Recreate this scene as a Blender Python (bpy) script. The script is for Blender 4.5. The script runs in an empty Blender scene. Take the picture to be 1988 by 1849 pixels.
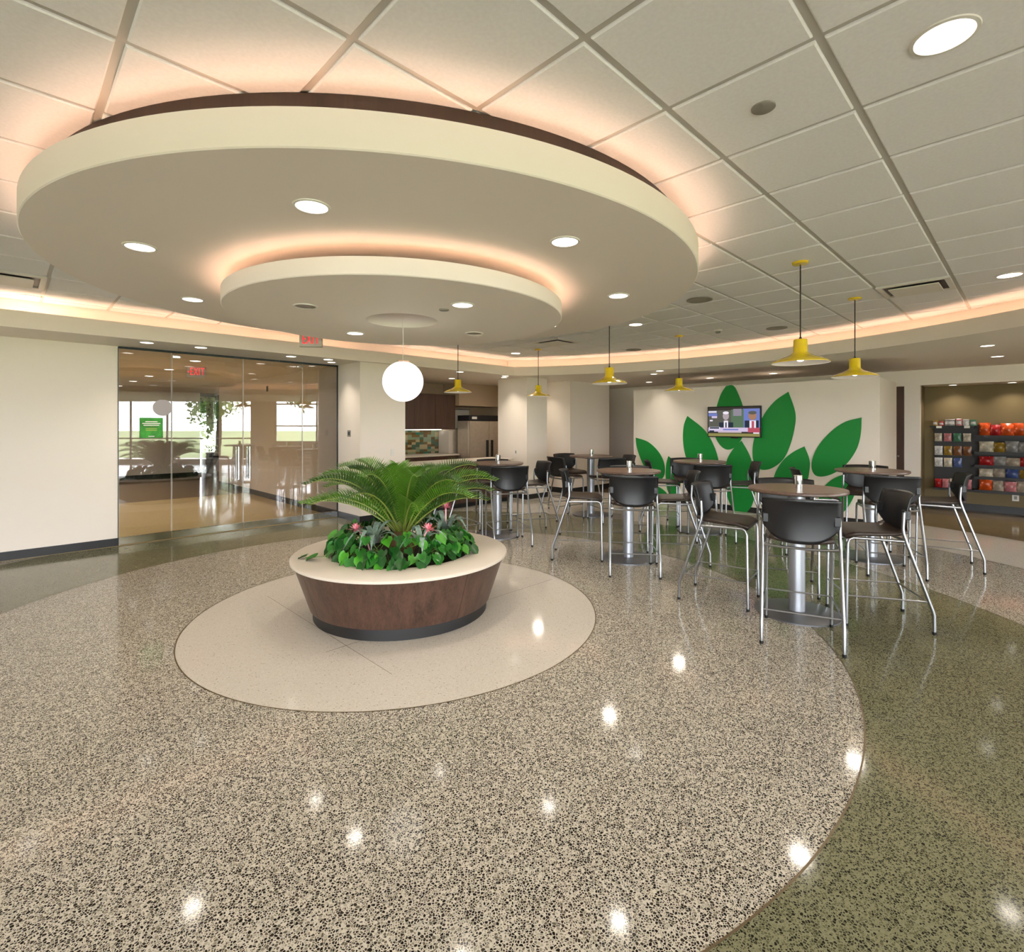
import bpy, math, random
from mathutils import Vector, Matrix
random.seed(7)
S = bpy.context.scene
COL = S.collection
PI = math.pi
R2 = math.sqrt(0.5)

# ------------------------------------------------------------------ camera
CAMZ = 1.6
cam_d = bpy.data.cameras.new('camera')
cam = bpy.data.objects.new('camera', cam_d)
COL.objects.link(cam)
cam.location = (0, 0, CAMZ)
cam.rotation_euler = (PI / 2, 0, 0)
cam_d.sensor_fit = 'HORIZONTAL'
cam_d.sensor_width = 36
FPX = 1002.0
cam_d.lens = 36 * FPX / 1988
cam_d.shift_y = (827 - 924.5) / 1988
cam_d.clip_start = 0.05
S.camera = cam

# ------------------------------------------------------------------ world / exposure
W = bpy.data.worlds.new('overcast_sky')
S.world = W
W.use_nodes = True
wn = W.node_tree.nodes
wn['Background'].inputs[0].default_value = (0.90, 0.94, 1.0, 1)
wn['Background'].inputs[1].default_value = 9.4
S.view_settings.view_transform = 'Standard'
S.view_settings.look = 'None'
S.view_settings.gamma = 1
S.view_settings.exposure = 0.9
S.view_settings.use_curve_mapping = False
S.cycles.max_bounces = 8
S.cycles.diffuse_bounces = 4
S.cycles.glossy_bounces = 3
S.cycles.transmission_bounces = 4
S.cycles.transparent_max_bounces = 14
S.cycles.caustics_reflective = False
S.cycles.caustics_refractive = False
S.cycles.sample_clamp_indirect = 6.0
S.cycles.use_adaptive_sampling = True
S.cycles.adaptive_threshold = 0.02

def window_portal(name, loc, rot, sx, sy):
    # tells the renderer where daylight enters (gives no light of its own)
    d = bpy.data.lights.new(name, 'AREA'); d.shape = 'RECTANGLE'; d.size = sx; d.size_y = sy
    d.cycles.is_portal = True
    o = bpy.data.objects.new(name, d); COL.objects.link(o); o.location = loc; o.rotation_euler = rot
window_portal('daylight_portal', (10.36, -2.9, 1.5), (0, PI / 2, 0), 2.85, 7.4)
window_portal('daylight_portal', (10.36, 3.5, 1.9), (0, PI / 2, 0), 2.0, 3.5)
window_portal('daylight_portal', (0.5, -6.95, 1.5), (-PI / 2, 0, 0), 17.0, 2.85)

DOWNLIGHT_W = 2.3        # recessed downlights
COVE = 7.0               # perimeter cove strip
CLOUD = 14.0             # strips above the two round ceiling discs
PENDANT_W = 3.0
WARM = (1.0, 0.89, 0.77)
PEACH = (1.0, 0.63, 0.45)

# ------------------------------------------------------------------ helpers
def ab(a, b):
    """building axes (45 degrees to the camera) to world x, y"""
    return (R2 * (a - b), R2 * (a + b))

def floor_at(px, py, z=0.0):
    Y = FPX * (CAMZ - z) / (py - 827)
    return ((px - 994) / FPX * Y, Y)

def tag(o, label=None, cat=None, group=None, kind=None):
    if label: o['label'] = label
    if cat: o['category'] = cat
    if group: o['group'] = group
    if kind: o['kind'] = kind
    return o

def empty(name, loc=(0, 0, 0), rz=0.0, label=None, cat=None, group=None, kind=None):
    o = bpy.data.objects.new(name, None)
    o.empty_display_size = 0.1
    COL.objects.link(o)
    o.location = loc
    o.rotation_euler = (0, 0, rz)
    return tag(o, label, cat, group, kind)

class MB:
    def __init__(self):
        self.v = []; self.f = []; self.m = []; self.cur = 0
    def add(self, vs, fs):
        n = len(self.v)
        self.v += [tuple(p) for p in vs]
        self.f += [tuple(i + n for i in q) for q in fs]
        self.m += [self.cur] * len(fs)
        return self
    def box(self, x0, x1, y0, y1, z0, z1):
        vs = [(x, y, z) for z in (z0, z1) for y in (y0, y1) for x in (x0, x1)]
        return self.add(vs, [(0, 2, 3, 1), (4, 5, 7, 6), (0, 1, 5, 4), (2, 6, 7, 3), (0, 4, 6, 2), (1, 3, 7, 5)])
    def abox(self, a0, a1, b0, b1, z0, z1):
        vs = []
        for z in (z0, z1):
            for b in (b0, b1):
                for a in (a0, a1):
                    x, y = ab(a, b); vs.append((x, y, z))
        return self.add(vs, [(0, 2, 3, 1), (4, 5, 7, 6), (0, 1, 5, 4), (2, 6, 7, 3), (0, 4, 6, 2), (1, 3, 7, 5)])
    def rbox(self, x0, x1, y0, y1, z0, z1, c):
        """box with chamfered edges"""
        xs = (x0, x0 + c, x1 - c, x1); ys = (y0, y0 + c, y1 - c, y1); zs = (z0, z0 + c, z1 - c, z1)
        idx = {}; vs = []
        def P(i, j, k):
            q = (i, j, k)
            if q not in idx:
                idx[q] = len(vs); vs.append((xs[i], ys[j], zs[k]))
            return idx[q]
        fs = []
        fs += [(P(1,1,0),P(1,2,0),P(2,2,0),P(2,1,0)), (P(1,1,3),P(2,1,3),P(2,2,3),P(1,2,3))]
        fs += [(P(1,0,1),P(2,0,1),P(2,0,2),P(1,0,2)), (P(1,3,1),P(1,3,2),P(2,3,2),P(2,3,1))]
        fs += [(P(0,1,1),P(0,1,2),P(0,2,2),P(0,2,1)), (P(3,1,1),P(3,2,1),P(3,2,2),P(3,1,2))]
        for (j, jj) in ((0, 1), (3, 2)):
            for (k, kk) in ((0, 1), (3, 2)):
                fs.append((P(1,jj,k),P(2,jj,k),P(2,j,kk),P(1,j,kk)))
        for (i, ii) in ((0, 1), (3, 2)):
            for (k, kk) in ((0, 1), (3, 2)):
                fs.append((P(ii,1,k),P(ii,2,k),P(i,2,kk),P(i,1,kk)))
        for (i, ii) in ((0, 1), (3, 2)):
            for (j, jj) in ((0, 1), (3, 2)):
                fs.append((P(ii,j,1),P(ii,j,2),P(i,jj,2),P(i,jj,1)))
        for (i, ii) in ((0, 1), (3, 2)):
            for (j, jj) in ((0, 1), (3, 2)):
                for (k, kk) in ((0, 1), (3, 2)):
                    fs.append((P(ii,jj,k),P(ii,j,kk),P(i,jj,kk)))
        return self.add(vs, fs)
    def lathe(self, prof, n=48, c=(0, 0), cap0=False, cap1=False):
        vs = []; fs = []; k = len(prof)
        for i in range(n):
            t = 2 * PI * i / n
            for (r, z) in prof:
                vs.append((c[0] + r * math.cos(t), c[1] + r * math.sin(t), z))
        for i in range(n):
            j = (i + 1) % n
            for q in range(k - 1):
                fs.append((i * k + q, j * k + q, j * k + q + 1, i * k + q + 1))
        if cap0: fs.append(tuple(i * k for i in range(n))[::-1])
        if cap1: fs.append(tuple(i * k + k - 1 for i in range(n)))
        return self.add(vs, fs)
    def tube(self, pts, r, n=10, cap=True):
        pts = [Vector(p) for p in pts]
        vs = []; fs = []; m = len(pts); rr = r if isinstance(r, (list, tuple)) else [r] * m
        prev = None
        for i, p in enumerate(pts):
            d = (pts[min(i + 1, m - 1)] - pts[max(i - 1, 0)]).normalized()
            if prev is None:
                h = Vector((0, 0, 1)) if abs(d.z) < .9 else Vector((1, 0, 0))
                u = d.cross(h).normalized()
            else:
                u = (prev - d * prev.dot(d)).normalized()
            prev = u; w = d.cross(u)
            for k in range(n):
                t = 2 * PI * k / n
                vs.append(p + (u * math.cos(t) + w * math.sin(t)) * rr[i])
        for i in range(m - 1):
            for k in range(n):
                k2 = (k + 1) % n
                fs.append((i * n + k, i * n + k2, (i + 1) * n + k2, (i + 1) * n + k))
        if cap:
            fs.append(tuple(range(n))[::-1]); fs.append(tuple((m - 1) * n + k for k in range(n)))
        return self.add(vs, fs)
    def prism(self, poly, z0, z1):
        n = len(poly)
        vs = [(p[0], p[1], z0) for p in poly] + [(p[0], p[1], z1) for p in poly]
        fs = [tuple(range(n))[::-1], tuple(range(n, 2 * n))]
        fs += [(i, (i + 1) % n, n + (i + 1) % n, n + i) for i in range(n)]
        return self.add(vs, fs)
    def solid(self, poly, off):
        """planar 3d polygon extruded by a vector"""
        n = len(poly); off = Vector(off)
        vs = [Vector(p) for p in poly] + [Vector(p) + off for p in poly]
        fs = [tuple(range(n))[::-1], tuple(range(n, 2 * n))]
        fs += [(i, (i + 1) % n, n + (i + 1) % n, n + i) for i in range(n)]
        return self.add(vs, fs)
    def grid(self, fn, nu, nv, thick=None):
        vs = [Vector(fn(i / nu, j / nv)) for j in range(nv + 1) for i in range(nu + 1)]
        w = nu + 1
        fs = [(j * w + i, j * w + i + 1, (j + 1) * w + i + 1, (j + 1) * w + i) for j in range(nv) for i in range(nu)]
        if thick:
            N = len(vs); nrm = [Vector((0, 0, 0)) for _ in vs]
            for q in fs:
                nn = (vs[q[2]] - vs[q[0]]).cross(vs[q[3]] - vs[q[1]])
                if nn.length: nn.normalize()
                for i in q: nrm[i] += nn
            back = [v - (n_.normalized() if n_.length else n_) * thick for v, n_ in zip(vs, nrm)]
            fb = [tuple(i + N for i in q[::-1]) for q in fs]
            rim = [j * w for j in range(nv + 1)][::-1] + list(range(w))[1:] + [j * w + nu for j in range(nv + 1)][1:] + [nv * w + i for i in range(nu + 1)][::-1][1:-1]
            m = len(rim)
            fr = [(rim[i], rim[i] + N, rim[(i + 1) % m] + N, rim[(i + 1) % m]) for i in range(m)]
            return self.add(vs + back, fs + fb + fr)
        return self.add(vs, fs)
    def mesh(self, name, mats, smooth=False):
        me = bpy.data.meshes.new(name)
        me.from_pydata([tuple(p) for p in self.v], [], self.f)
        mats = mats if isinstance(mats, (list, tuple)) else [mats]
        for m in mats: me.materials.append(m)
        if len(mats) > 1: me.polygons.foreach_set('material_index', self.m)
        if smooth:
            me.polygons.foreach_set('use_smooth', [True] * len(me.polygons))
            if smooth != 'all':
                try: me.set_sharp_from_angle(angle=math.radians(40))
                except Exception: pass
        me.update()
        return me
    def build(self, name, mats, parent=None, smooth=False, **kw):
        return link(name, self.mesh(name, mats, smooth), parent, **kw)

def link(name, me, parent=None, loc=None, rot=None, label=None, cat=None, group=None, kind=None):
    o = bpy.data.objects.new(name, me)
    COL.objects.link(o)
    if parent: o.parent = parent
    if loc is not None: o.location = loc
    if rot is not None: o.rotation_euler = rot
    return tag(o, label, cat, group, kind)

def copy_tree(root, parent=None):
    c = root.copy(); COL.objects.link(c); c.parent = parent
    for ch in root.children: copy_tree(ch, c)
    return c

# ------------------------------------------------------------------ materials
def lin(h):
    h = h.lstrip('#')
    out = []
    for i in (0, 2, 4):
        c = int(h[i:i + 2], 16) / 255
        out.append(c / 12.92 if c <= .04045 else ((c + .055) / 1.055) ** 2.4)
    return tuple(out)

def mat(name, col, rough=.5, metal=0.0, spec=.5, emit=None, estr=0.0, bump=0.0, bscale=60, var=0.0, vscale=4, coat=0.0, trans=0.0):
    m = bpy.data.materials.new(name); m.use_nodes = True
    nt = m.node_tree; p = nt.nodes['Principled BSDF']
    c = lin(col) if isinstance(col, str) else col
    p.inputs['Base Color'].default_value = (*c, 1)
    p.inputs['Roughness'].default_value = rough
    p.inputs['Metallic'].default_value = metal
    p.inputs['Specular IOR Level'].default_value = spec
    if coat: p.inputs['Coat Weight'].default_value = coat; p.inputs['Coat Roughness'].default_value = .08
    if trans: p.inputs['Transmission Weight'].default_value = trans
    if emit:
        p.inputs['Emission Color'].default_value = (*emit, 1); p.inputs['Emission Strength'].default_value = estr
    if var or bump:
        tc = nt.nodes.new('ShaderNodeTexCoord')
    if var:
        nz = nt.nodes.new('ShaderNodeTexNoise'); nz.inputs['Scale'].default_value = vscale; nz.inputs['Detail'].default_value = 4
        nt.links.new(tc.outputs['Object'], nz.inputs['Vector'])
        rp = nt.nodes.new('ShaderNodeValToRGB')
        rp.color_ramp.elements[0].position = .3; rp.color_ramp.elements[1].position = .7
        rp.color_ramp.elements[0].color = (*[x * (1 - var) for x in c], 1)
        rp.color_ramp.elements[1].color = (*[min(1, x * (1 + var)) for x in c], 1)
        nt.links.new(nz.outputs[0], rp.inputs[0]); nt.links.new(rp.outputs[0], p.inputs['Base Color'])
    if bump:
        n2 = nt.nodes.new('ShaderNodeTexNoise'); n2.inputs['Scale'].default_value = bscale; n2.inputs['Detail'].default_value = 3
        nt.links.new(tc.outputs['Object'], n2.inputs['Vector'])
        b = nt.nodes.new('ShaderNodeBump'); b.inputs['Strength'].default_value = bump; b.inputs['Distance'].default_value = .01
        nt.links.new(n2.outputs[0], b.inputs['Height']); nt.links.new(b.outputs[0], p.inputs['Normal'])
    return m

def terrazzo(name, cement, stones, scale=105, edge=.07, rough=.085, fine=0.35):
    """stone chips set in cement: Voronoi chips with their own colours, polished"""
    m = bpy.data.materials.new(name); m.use_nodes = True
    nt = m.node_tree; N = nt.nodes.new; L = nt.links.new
    p = nt.nodes['Principled BSDF']
    geo = N('ShaderNodeNewGeometry')
    v1 = N('ShaderNodeTexVoronoi'); v1.feature = 'DISTANCE_TO_EDGE'; v1.inputs['Scale'].default_value = scale
    v2 = N('ShaderNodeTexVoronoi'); v2.feature = 'F1'; v2.inputs['Scale'].default_value = scale
    for v in (v1, v2): L(geo.outputs['Position'], v.inputs['Vector'])
    sep = N('ShaderNodeSeparateColor'); L(v2.outputs['Color'], sep.inputs[0])
    rp = N('ShaderNodeValToRGB'); rp.color_ramp.interpolation = 'CONSTANT'
    e = rp.color_ramp.elements
    for i, (pos, c) in enumerate(stones):
        if i < 2: el = e[i]; el.position = pos
        else: el = e.new(pos)
        el.color = (*lin(c), 1)
    L(sep.outputs[0], rp.inputs[0])
    # varying cement joint width
    mr = N('ShaderNodeMapRange'); mr.inputs['From Min'].default_value = 0; mr.inputs['From Max'].default_value = 1
    mr.inputs['To Min'].default_value = edge * .45; mr.inputs['To Max'].default_value = edge * 2.1
    L(sep.outputs[1], mr.inputs['Value'])
    gt = N('ShaderNodeMath'); gt.operation = 'SUBTRACT'; L(v1.outputs['Distance'], gt.inputs[0]); L(mr.outputs[0], gt.inputs[1])
    sm = N('ShaderNodeMapRange'); sm.inputs['From Min'].default_value = -.02; sm.inputs['From Max'].default_value = .03
    L(gt.outputs[0], sm.inputs['Value'])
    mx = N('ShaderNodeMix'); mx.data_type = 'RGBA'
    mx.inputs[6].default_value = (*lin(cement), 1)
    L(sm.outputs[0], mx.inputs[0]); L(rp.outputs[0], mx.inputs[7])
    L(mx.outputs[2], p.inputs['Base Color'])
    p.inputs['Roughness'].default_value = rough
    p.inputs['Specular IOR Level'].default_value = .25
    return m

def wood(name, c0, c1, rough=.4, axis='Z', scale=6, stretch=.06):
    m = bpy.data.materials.new(name); m.use_nodes = True
    nt = m.node_tree; p = nt.nodes['Principled BSDF']; N = nt.nodes.new; L = nt.links.new
    tc = N('ShaderNodeTexCoord'); mp = N('ShaderNodeMapping')
    s = [1, 1, 1]; s['XYZ'.index(axis)] = stretch
    mp.inputs['Scale'].default_value = s
    L(tc.outputs['Object'], mp.inputs[0])
    nz = N('ShaderNodeTexNoise'); nz.inputs['Scale'].default_value = scale; nz.inputs['Detail'].default_value = 8; nz.inputs['Roughness'].default_value = .7
    L(mp.outputs[0], nz.inputs['Vector'])
    nf = N('ShaderNodeTexNoise'); nf.inputs['Scale'].default_value = scale * 9; nf.inputs['Detail'].default_value = 4
    L(mp.outputs[0], nf.inputs['Vector'])
    ad = N('ShaderNodeMath'); ad.operation = 'MULTIPLY_ADD'; ad.inputs[1].default_value = .45
    L(nf.outputs[0], ad.inputs[0]); L(nz.outputs[0], ad.inputs[2])
    rp = N('ShaderNodeValToRGB'); rp.color_ramp.elements[0].position = .48; rp.color_ramp.elements[1].position = .95
    rp.color_ramp.elements[0].color = (*lin(c0), 1); rp.color_ramp.elements[1].color = (*lin(c1), 1)
    L(ad.outputs[0], rp.inputs[0]); L(rp.outputs[0], p.inputs['Base Color'])
    p.inputs['Roughness'].default_value = rough
    return m

def glass_mat(name, ior=1.8, tint=(1, 1, 1)):
    """clear sheet glass: see-through with Fresnel mirror reflection"""
    m = bpy.data.materials.new(name); m.use_nodes = True
    nt = m.node_tree; nt.nodes.clear(); N = nt.nodes.new; L = nt.links.new
    out = N('ShaderNodeOutputMaterial'); mx = N('ShaderNodeMixShader'); fr = N('ShaderNodeFresnel')
    fr.inputs['IOR'].default_value = ior
    tr = N('ShaderNodeBsdfTransparent'); tr.inputs[0].default_value = (*tint, 1)
    gl = N('ShaderNodeBsdfGlossy'); gl.inputs['Roughness'].default_value = 0.0
    L(fr.outputs[0], mx.inputs[0]); L(tr.outputs[0], mx.inputs[1]); L(gl.outputs[0], mx.inputs[2]); L(mx.outputs[0], out.inputs[0])
    return m

def emis(name, col, strength):
    m = bpy.data.materials.new(name); m.use_nodes = True
    nt = m.node_tree; nt.nodes.clear()
    out = nt.nodes.new('ShaderNodeOutputMaterial'); e = nt.nodes.new('ShaderNodeEmission')
    c = lin(col) if isinstance(col, str) else col
    e.inputs[0].default_value = (*c, 1); e.inputs[1].default_value = strength
    nt.links.new(e.outputs[0], out.inputs[0])
    return m

M = {}
M['wall'] = mat('wall_paint', '#EFE4D6', .6, bump=.02, bscale=220)
M['soffit'] = mat('soffit_paint', '#EFE5D8', .65)
M['cloud'] = mat('disc_paint', '#EEE5DA', .65)
M['tile'] = mat('acoustic_tile', '#F3F2F0', .85, bump=.10, bscale=350, var=.03, vscale=60)
M['grid'] = mat('ceiling_grid', '#CBC8BE', .6)
M['drum'] = wood('dark_drum_wood', '#241812', '#3C2B21', .5)
M['base'] = mat('black_rubber_base', '#1B1A1A', .45)
M['brownwall'] = mat('olive_brown_paint', '#6E5E3C', .7)
M['nookwall'] = mat('taupe_wall', '#B49C80', .7)
M['walnut'] = wood('walnut_laminate', '#2A1C16', '#5E4336', .38, 'Z', 13, .025)
M['cabinet'] = wood('dark_cabinet_laminate', '#38241A', '#54382A', .4, 'Z', 5)
M['tabletop'] = wood('table_laminate', '#5E4A3D', '#7A6152', .33, 'X', 6)
M['quartz'] = mat('white_quartz', '#D6CBBB', .3, var=.02, vscale=200)
M['quartz_edge'] = mat('quartz_edge', '#F2EDE6', .3)
M['black'] = mat('black_plastic', '#161619', .4, bump=.05, bscale=700)
M['brownplastic'] = mat('espresso_plastic', '#33261E', .4, bump=.05, bscale=700)
M['rubber'] = mat('black_glide', '#141414', .6)
M['silver'] = mat('silver_tube', '#A6A8AB', .28, 1.0)
M['silverpaint'] = mat('silver_powdercoat', '#A9ACB2', .38, .75)
M['baseplate'] = mat('dark_silver_base', '#77797E', .35, .7)
M['chrome'] = mat('chrome', '#E4E4E2', .08, 1.0)
M['steel'] = mat('brushed_steel', '#C4B6A2', .38, .55, var=.06, vscale=14)
M['yellow'] = mat('yellow_enamel', '#E8C81E', .22, coat=.5)
M['shadewhite'] = mat('white_enamel', '#F6EEE6', .35)
M['cord'] = mat('black_cord', '#1E1812', .6)
M['white_plastic'] = mat('white_plastic', '#E6E2D8', .45)
M['grey_plastic'] = mat('grey_plastic', '#8E8A80', .5)
M['leafgreen'] = mat('mural_green', '#078A34', .42)
M['glass'] = glass_mat('clear_glass', 1.85)
M['winglass'] = glass_mat('window_glass', 1.45)
M['lens'] = emis('downlight_lens', (1, .93, .83), 3.0)
M['lens_off'] = mat('unlit_reflector', '#9A9C98', .12, .9)
M['globe'] = emis('opal_globe', (1, .93, .86), 1.25)
M['bulb'] = emis('bulb', (1, .95, .88), 6.0)
M['cove'] = emis('cove_strip', PEACH, COVE)
M['cloudstrip'] = emis('disc_strip', PEACH, CLOUD)
M['red'] = emis('exit_red', (1, .02, .03), 1.1)
M['exitface'] = mat('exit_face', '#A8A498', .35, .5)
M['frame_dark'] = mat('dark_window_frame', '#2C3438', .4, .3)
M['frame_white'] = mat('white_window_frame', '#E8E4DA', .5)
M['grass'] = mat('grass', '#8C9664', .9, var=.25, vscale=.8)
M['paving'] = mat('paving', '#D2CDC6', .9)  # pale ground added to bounce neutral daylight up to the ceiling
M['bark'] = mat('bark', '#4E4034', .9)
M['foliage'] = mat('tree_foliage', '#4E6A34', .7, var=.4, vscale=3)
M['foliage_light'] = mat('light_foliage', '#8FA54A', .7, var=.3, vscale=3)
M['soil'] = mat('soil', '#2A2018', .95, bump=.3, bscale=50)

STN = [(0, '#1E1912'), (.34, '#39322A'), (.58, '#676152'), (.76, '#8F897A'), (.88, '#AFA999')]
M['t_grey'] = terrazzo('terrazzo_speckled', '#D2CBBC', STN, 108, .075)
STO = [(0, '#23231A'), (.3, '#3C3D2C'), (.5, '#5E5E44'), (.8, '#7E7C60')]
M['t_olive'] = terrazzo('terrazzo_olive', '#8A886C', STO, 112, .08)
STW = [(0, '#CFC8BC'), (.4, '#C9C1B4'), (.75, '#D6CFC4'), (.97, '#A69C8C')]
M['t_white'] = terrazzo('terrazzo_cream', '#D2CBC0', STW, 130, .06)
STB = [(0, '#5A4A34'), (.4, '#7A6648'), (.75, '#94805E')]
M['t_tan'] = terrazzo('terrazzo_tan', '#9A8666', STB, 112, .07)
STL = [(0, '#C9AE78'), (.5, '#D6BE8A'), (.9, '#B99C66')]
M['t_lobby'] = terrazzo('terrazzo_gold', '#DCC694', STL, 120, .06, .1)
M['strip'] = mat('divider_strip', '#7A6A52', .35, .6)

# ------------------------------------------------------------------ plan
CX, CY = -0.97, 4.57           # centre of discs, planter and floor rings
RECT = (-20.0, 10.4, -7.0, 22.0)
B_GLASS = 8.577                # left wall and glass front (building axis b)
B_COVE = 7.707                 # straight side of the cove
R_COVE = 6.45
Z_CEIL = 3.03
Z_SOF = 2.66
Z_LIP = 2.845

def outline(grow, n=160):
    """room-centre ceiling outline: circle cut by a straight line, grown outward"""
    r = R_COVE + grow; bl = B_COVE + grow
    bc = (CY - CX) * R2; ac = (CX + CY) * R2
    h = bl - bc
    t0 = math.acos(h / r)
    pts = []
    # circle part, angle measured from +b direction
    for i in range(n + 1):
        t = t0 + (2 * PI - 2 * t0) * i / n
        a = ac - r * math.sin(t); b = bc + r * math.cos(t)
        pts.append(ab(a, b))
    # straight part back to start
    p1 = pts[-1]; p0 = pts[0]
    for i in range(1, 24):
        s = i / 24
        pts.append((p1[0] + (p0[0] - p1[0]) * s, p1[1] + (p0[1] - p1[1]) * s))
    return pts

def to_rect(p):
    dx, dy = p[0] - CX, p[1] - CY
    k = 1e9
    if dx > 1e-9: k = min(k, (RECT[1] - CX) / dx)
    if dx < -1e-9: k = min(k, (RECT[0] - CX) / dx)
    if dy > 1e-9: k = min(k, (RECT[3] - CY) / dy)
    if dy < -1e-9: k = min(k, (RECT[2] - CY) / dy)
    return (CX + dx * k, CY + dy * k)

def rect_ring(pts):
    """matching ring of points on the building rectangle, corners kept"""
    out = [to_rect(p) for p in pts]
    for cx in RECT[:2]:
        for cy in RECT[2:]:
            i = min(range(len(out)), key=lambda k: (out[k][0] - cx) ** 2 + (out[k][1] - cy) ** 2)
            out[i] = (cx, cy)
    return out

# ------------------------------------------------------------------ floor
floor = empty('floor', kind='structure', label='polished terrazzo floor of concentric rings')
RINGS = [0.0, 1.69, 3.38, 5.08, 6.80, 8.45]
RM = ['t_white', 't_grey', 't_olive', 't_grey', 't_white']
RL = ['cream terrazzo disc under the planter', 'black and white speckled terrazzo ring', 'dark olive terrazzo ring',
      'grey speckled outer ring', 'pale outer ring']
for i in range(5):
    mb = MB()
    if i == 0:
        mb.add([(CX + RINGS[1] * math.cos(2 * PI * k / 160), CY + RINGS[1] * math.sin(2 * PI * k / 160), 0) for k in range(160)], [tuple(range(160))])
    else:
        mb.lathe([(RINGS[i], 0), (RINGS[i + 1], 0)], 200, (CX, CY))
    mb.build('terrazzo_disc' if i == 0 else 'terrazzo_ring', M[RM[i]], floor, label=RL[i])
mb = MB(); n = 200
inner = [(CX + 8.45 * math.cos(2 * PI * k / n), CY + 8.45 * math.sin(2 * PI * k / n)) for k in range(n)]
outer = rect_ring(inner)
mb.add([(x, y, 0) for x, y in inner] + [(x, y, 0) for x, y in outer], [(k, n + k, n + (k + 1) % n, (k + 1) % n) for k in range(n)])
mb.build('terrazzo_field', M['t_tan'], floor)
for i in range(1, 6):
    MB().lathe([(RINGS[i] - .004, .0009), (RINGS[i] + .004, .0009)], 240, (CX, CY)).build('divider_strip', M['strip'], floor)
# saw joints across the cream disc
for (a0, a1, b0, b1) in ((1.65, 4.1, 3.508, 3.511), (1.801, 1.804, 2.9, 5.05)):
    MB().abox(a0, a1, b0, b1, -.001, .0006).build('floor_joint', M['strip'], floor)
MB().abox(-4, 9, B_GLASS - .02, 13.2, -.002, .0016).build('lobby_floor', M['t_lobby'], floor)
MB().abox(-4, 9, 13.2, 19.2, -.002, .0017).build('lobby_floor', M['t_tan'], floor)

# ------------------------------------------------------------------ soffit, cove, ceiling
soffit = empty('ceiling', kind='structure', label='tiled ceiling with a glowing perimeter cove')
o0 = outline(0.0); o1 = outline(0.02); o2 = outline(0.40)
n = len(o0); ro = rect_ring(o0)
mb = MB()
mb.add([(x, y, Z_SOF) for x, y in o0] + [(x, y, Z_SOF) for x, y in ro], [(k, (k + 1) % n, n + (k + 1) % n, n + k) for k in range(n)])
mb.build('soffit', M['soffit'], soffit, label='lower flat soffit around the room')
mb = MB()
lay = [[(x, y, Z_SOF) for x, y in o0], [(x, y, Z_LIP) for x, y in o0], [(x, y, Z_LIP) for x, y in o1], [(x, y, 2.74) for x, y in o1], [(x, y, 2.74) for x, y in o2], [(x, y, Z_CEIL + .03) for x, y in o2]]
vs = [p for l in lay for p in l]; fs = []
for q in range(len(lay) - 1):
    for k in range(n):
        fs.append((q * n + k, q * n + (k + 1) % n, (q + 1) * n + (k + 1) % n, (q + 1) * n + k))
mb.add(vs, fs); mb.build('cove_fascia', M['soffit'], soffit, label='cove fascia with hidden light ledge')
mb = MB(); s0 = outline(.10); s1 = outline(.13)
mb.add([(x, y, 2.765) for x, y in s0] + [(x, y, 2.765) for x, y in s1], [(k, (k + 1) % n, n + (k + 1) % n, n + k) for k in range(n)])
mb.build('cove_light_strip', M['cove'], soffit, label='warm light strip hidden in the cove')
mb = MB()
mb.add([(x, y, Z_CEIL + .012) for x, y in o2], [tuple(range(n))])
mb.build('ceiling_grid', M['grid'], soffit, label='grey ceiling grid')
MB().box(RECT[0], RECT[1], RECT[2], RECT[3], 3.3, 3.42).build('roof_light_block', M['grid'], soffit)  # unseen slab, added to stop sky light leaking in above the ceiling

def clip(poly, hull):
    """Sutherland-Hodgman against a convex hull"""
    ar = sum(hull[i][0] * hull[(i + 1) % len(hull)][1] - hull[(i + 1) % len(hull)][0] * hull[i][1] for i in range(len(hull)))
    sg = 1 if ar > 0 else -1
    out = poly
    for i in range(len(hull)):
        A = hull[i]; B = hull[(i + 1) % len(hull)]
        if abs(A[0] - B[0]) + abs(A[1] - B[1]) < 1e-6: continue
        inp = out; out = []
        def side(p): return sg * ((B[0] - A[0]) * (p[1] - A[1]) - (B[1] - A[1]) * (p[0] - A[0]))
        for k in range(len(inp)):
            P = inp[k]; Q = inp[(k + 1) % len(inp)]
            sp, sq = side(P), side(Q)
            if sp >= 0: out.append(P)
            if (sp >= 0) != (sq >= 0):
                t = sp / (sp - sq); out.append((P[0] + t * (Q[0] - P[0]), P[1] + t * (Q[1] - P[1])))
        if not out: return []
    return out

# tile grid fitted to the photograph
GO = (1.132, 1.905); GS = .610; GA = math.radians(44.6)
ge = (math.cos(GA), math.sin(GA)); gf = (-math.sin(GA), math.cos(GA))
def gpt(i, j): return (GO[0] + GS * (i * ge[0] + j * gf[0]), GO[1] + GS * (i * ge[1] + j * gf[1]))
def tile_mesh(h, name='ceiling_tile'):
    e = .006
    mb = MB()
    lo = [(-h + e, -h + e, 0), (h - e, -h + e, 0), (h - e, h - e, 0), (-h + e, h - e, 0)]
    mi = [(-h, -h, .005), (h, -h, .005), (h, h, .005), (-h, h, .005)]
    up = [(-h, -h, .013), (h, -h, .013), (h, h, .013), (-h, h, .013)]
    fs = [(3, 2, 1, 0)]
    for q in (0, 4):
        fs += [(q + k, q + (k + 1) % 4, q + 4 + (k + 1) % 4, q + 4 + k) for k in range(4)]
    mb.add(lo + mi + up, fs)
    return mb.mesh(name, M['tile'])
HT = GS / 2 - .0155
tm = tile_mesh(HT)
hull = outline(0.37, 60)
rest = MB()
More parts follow.
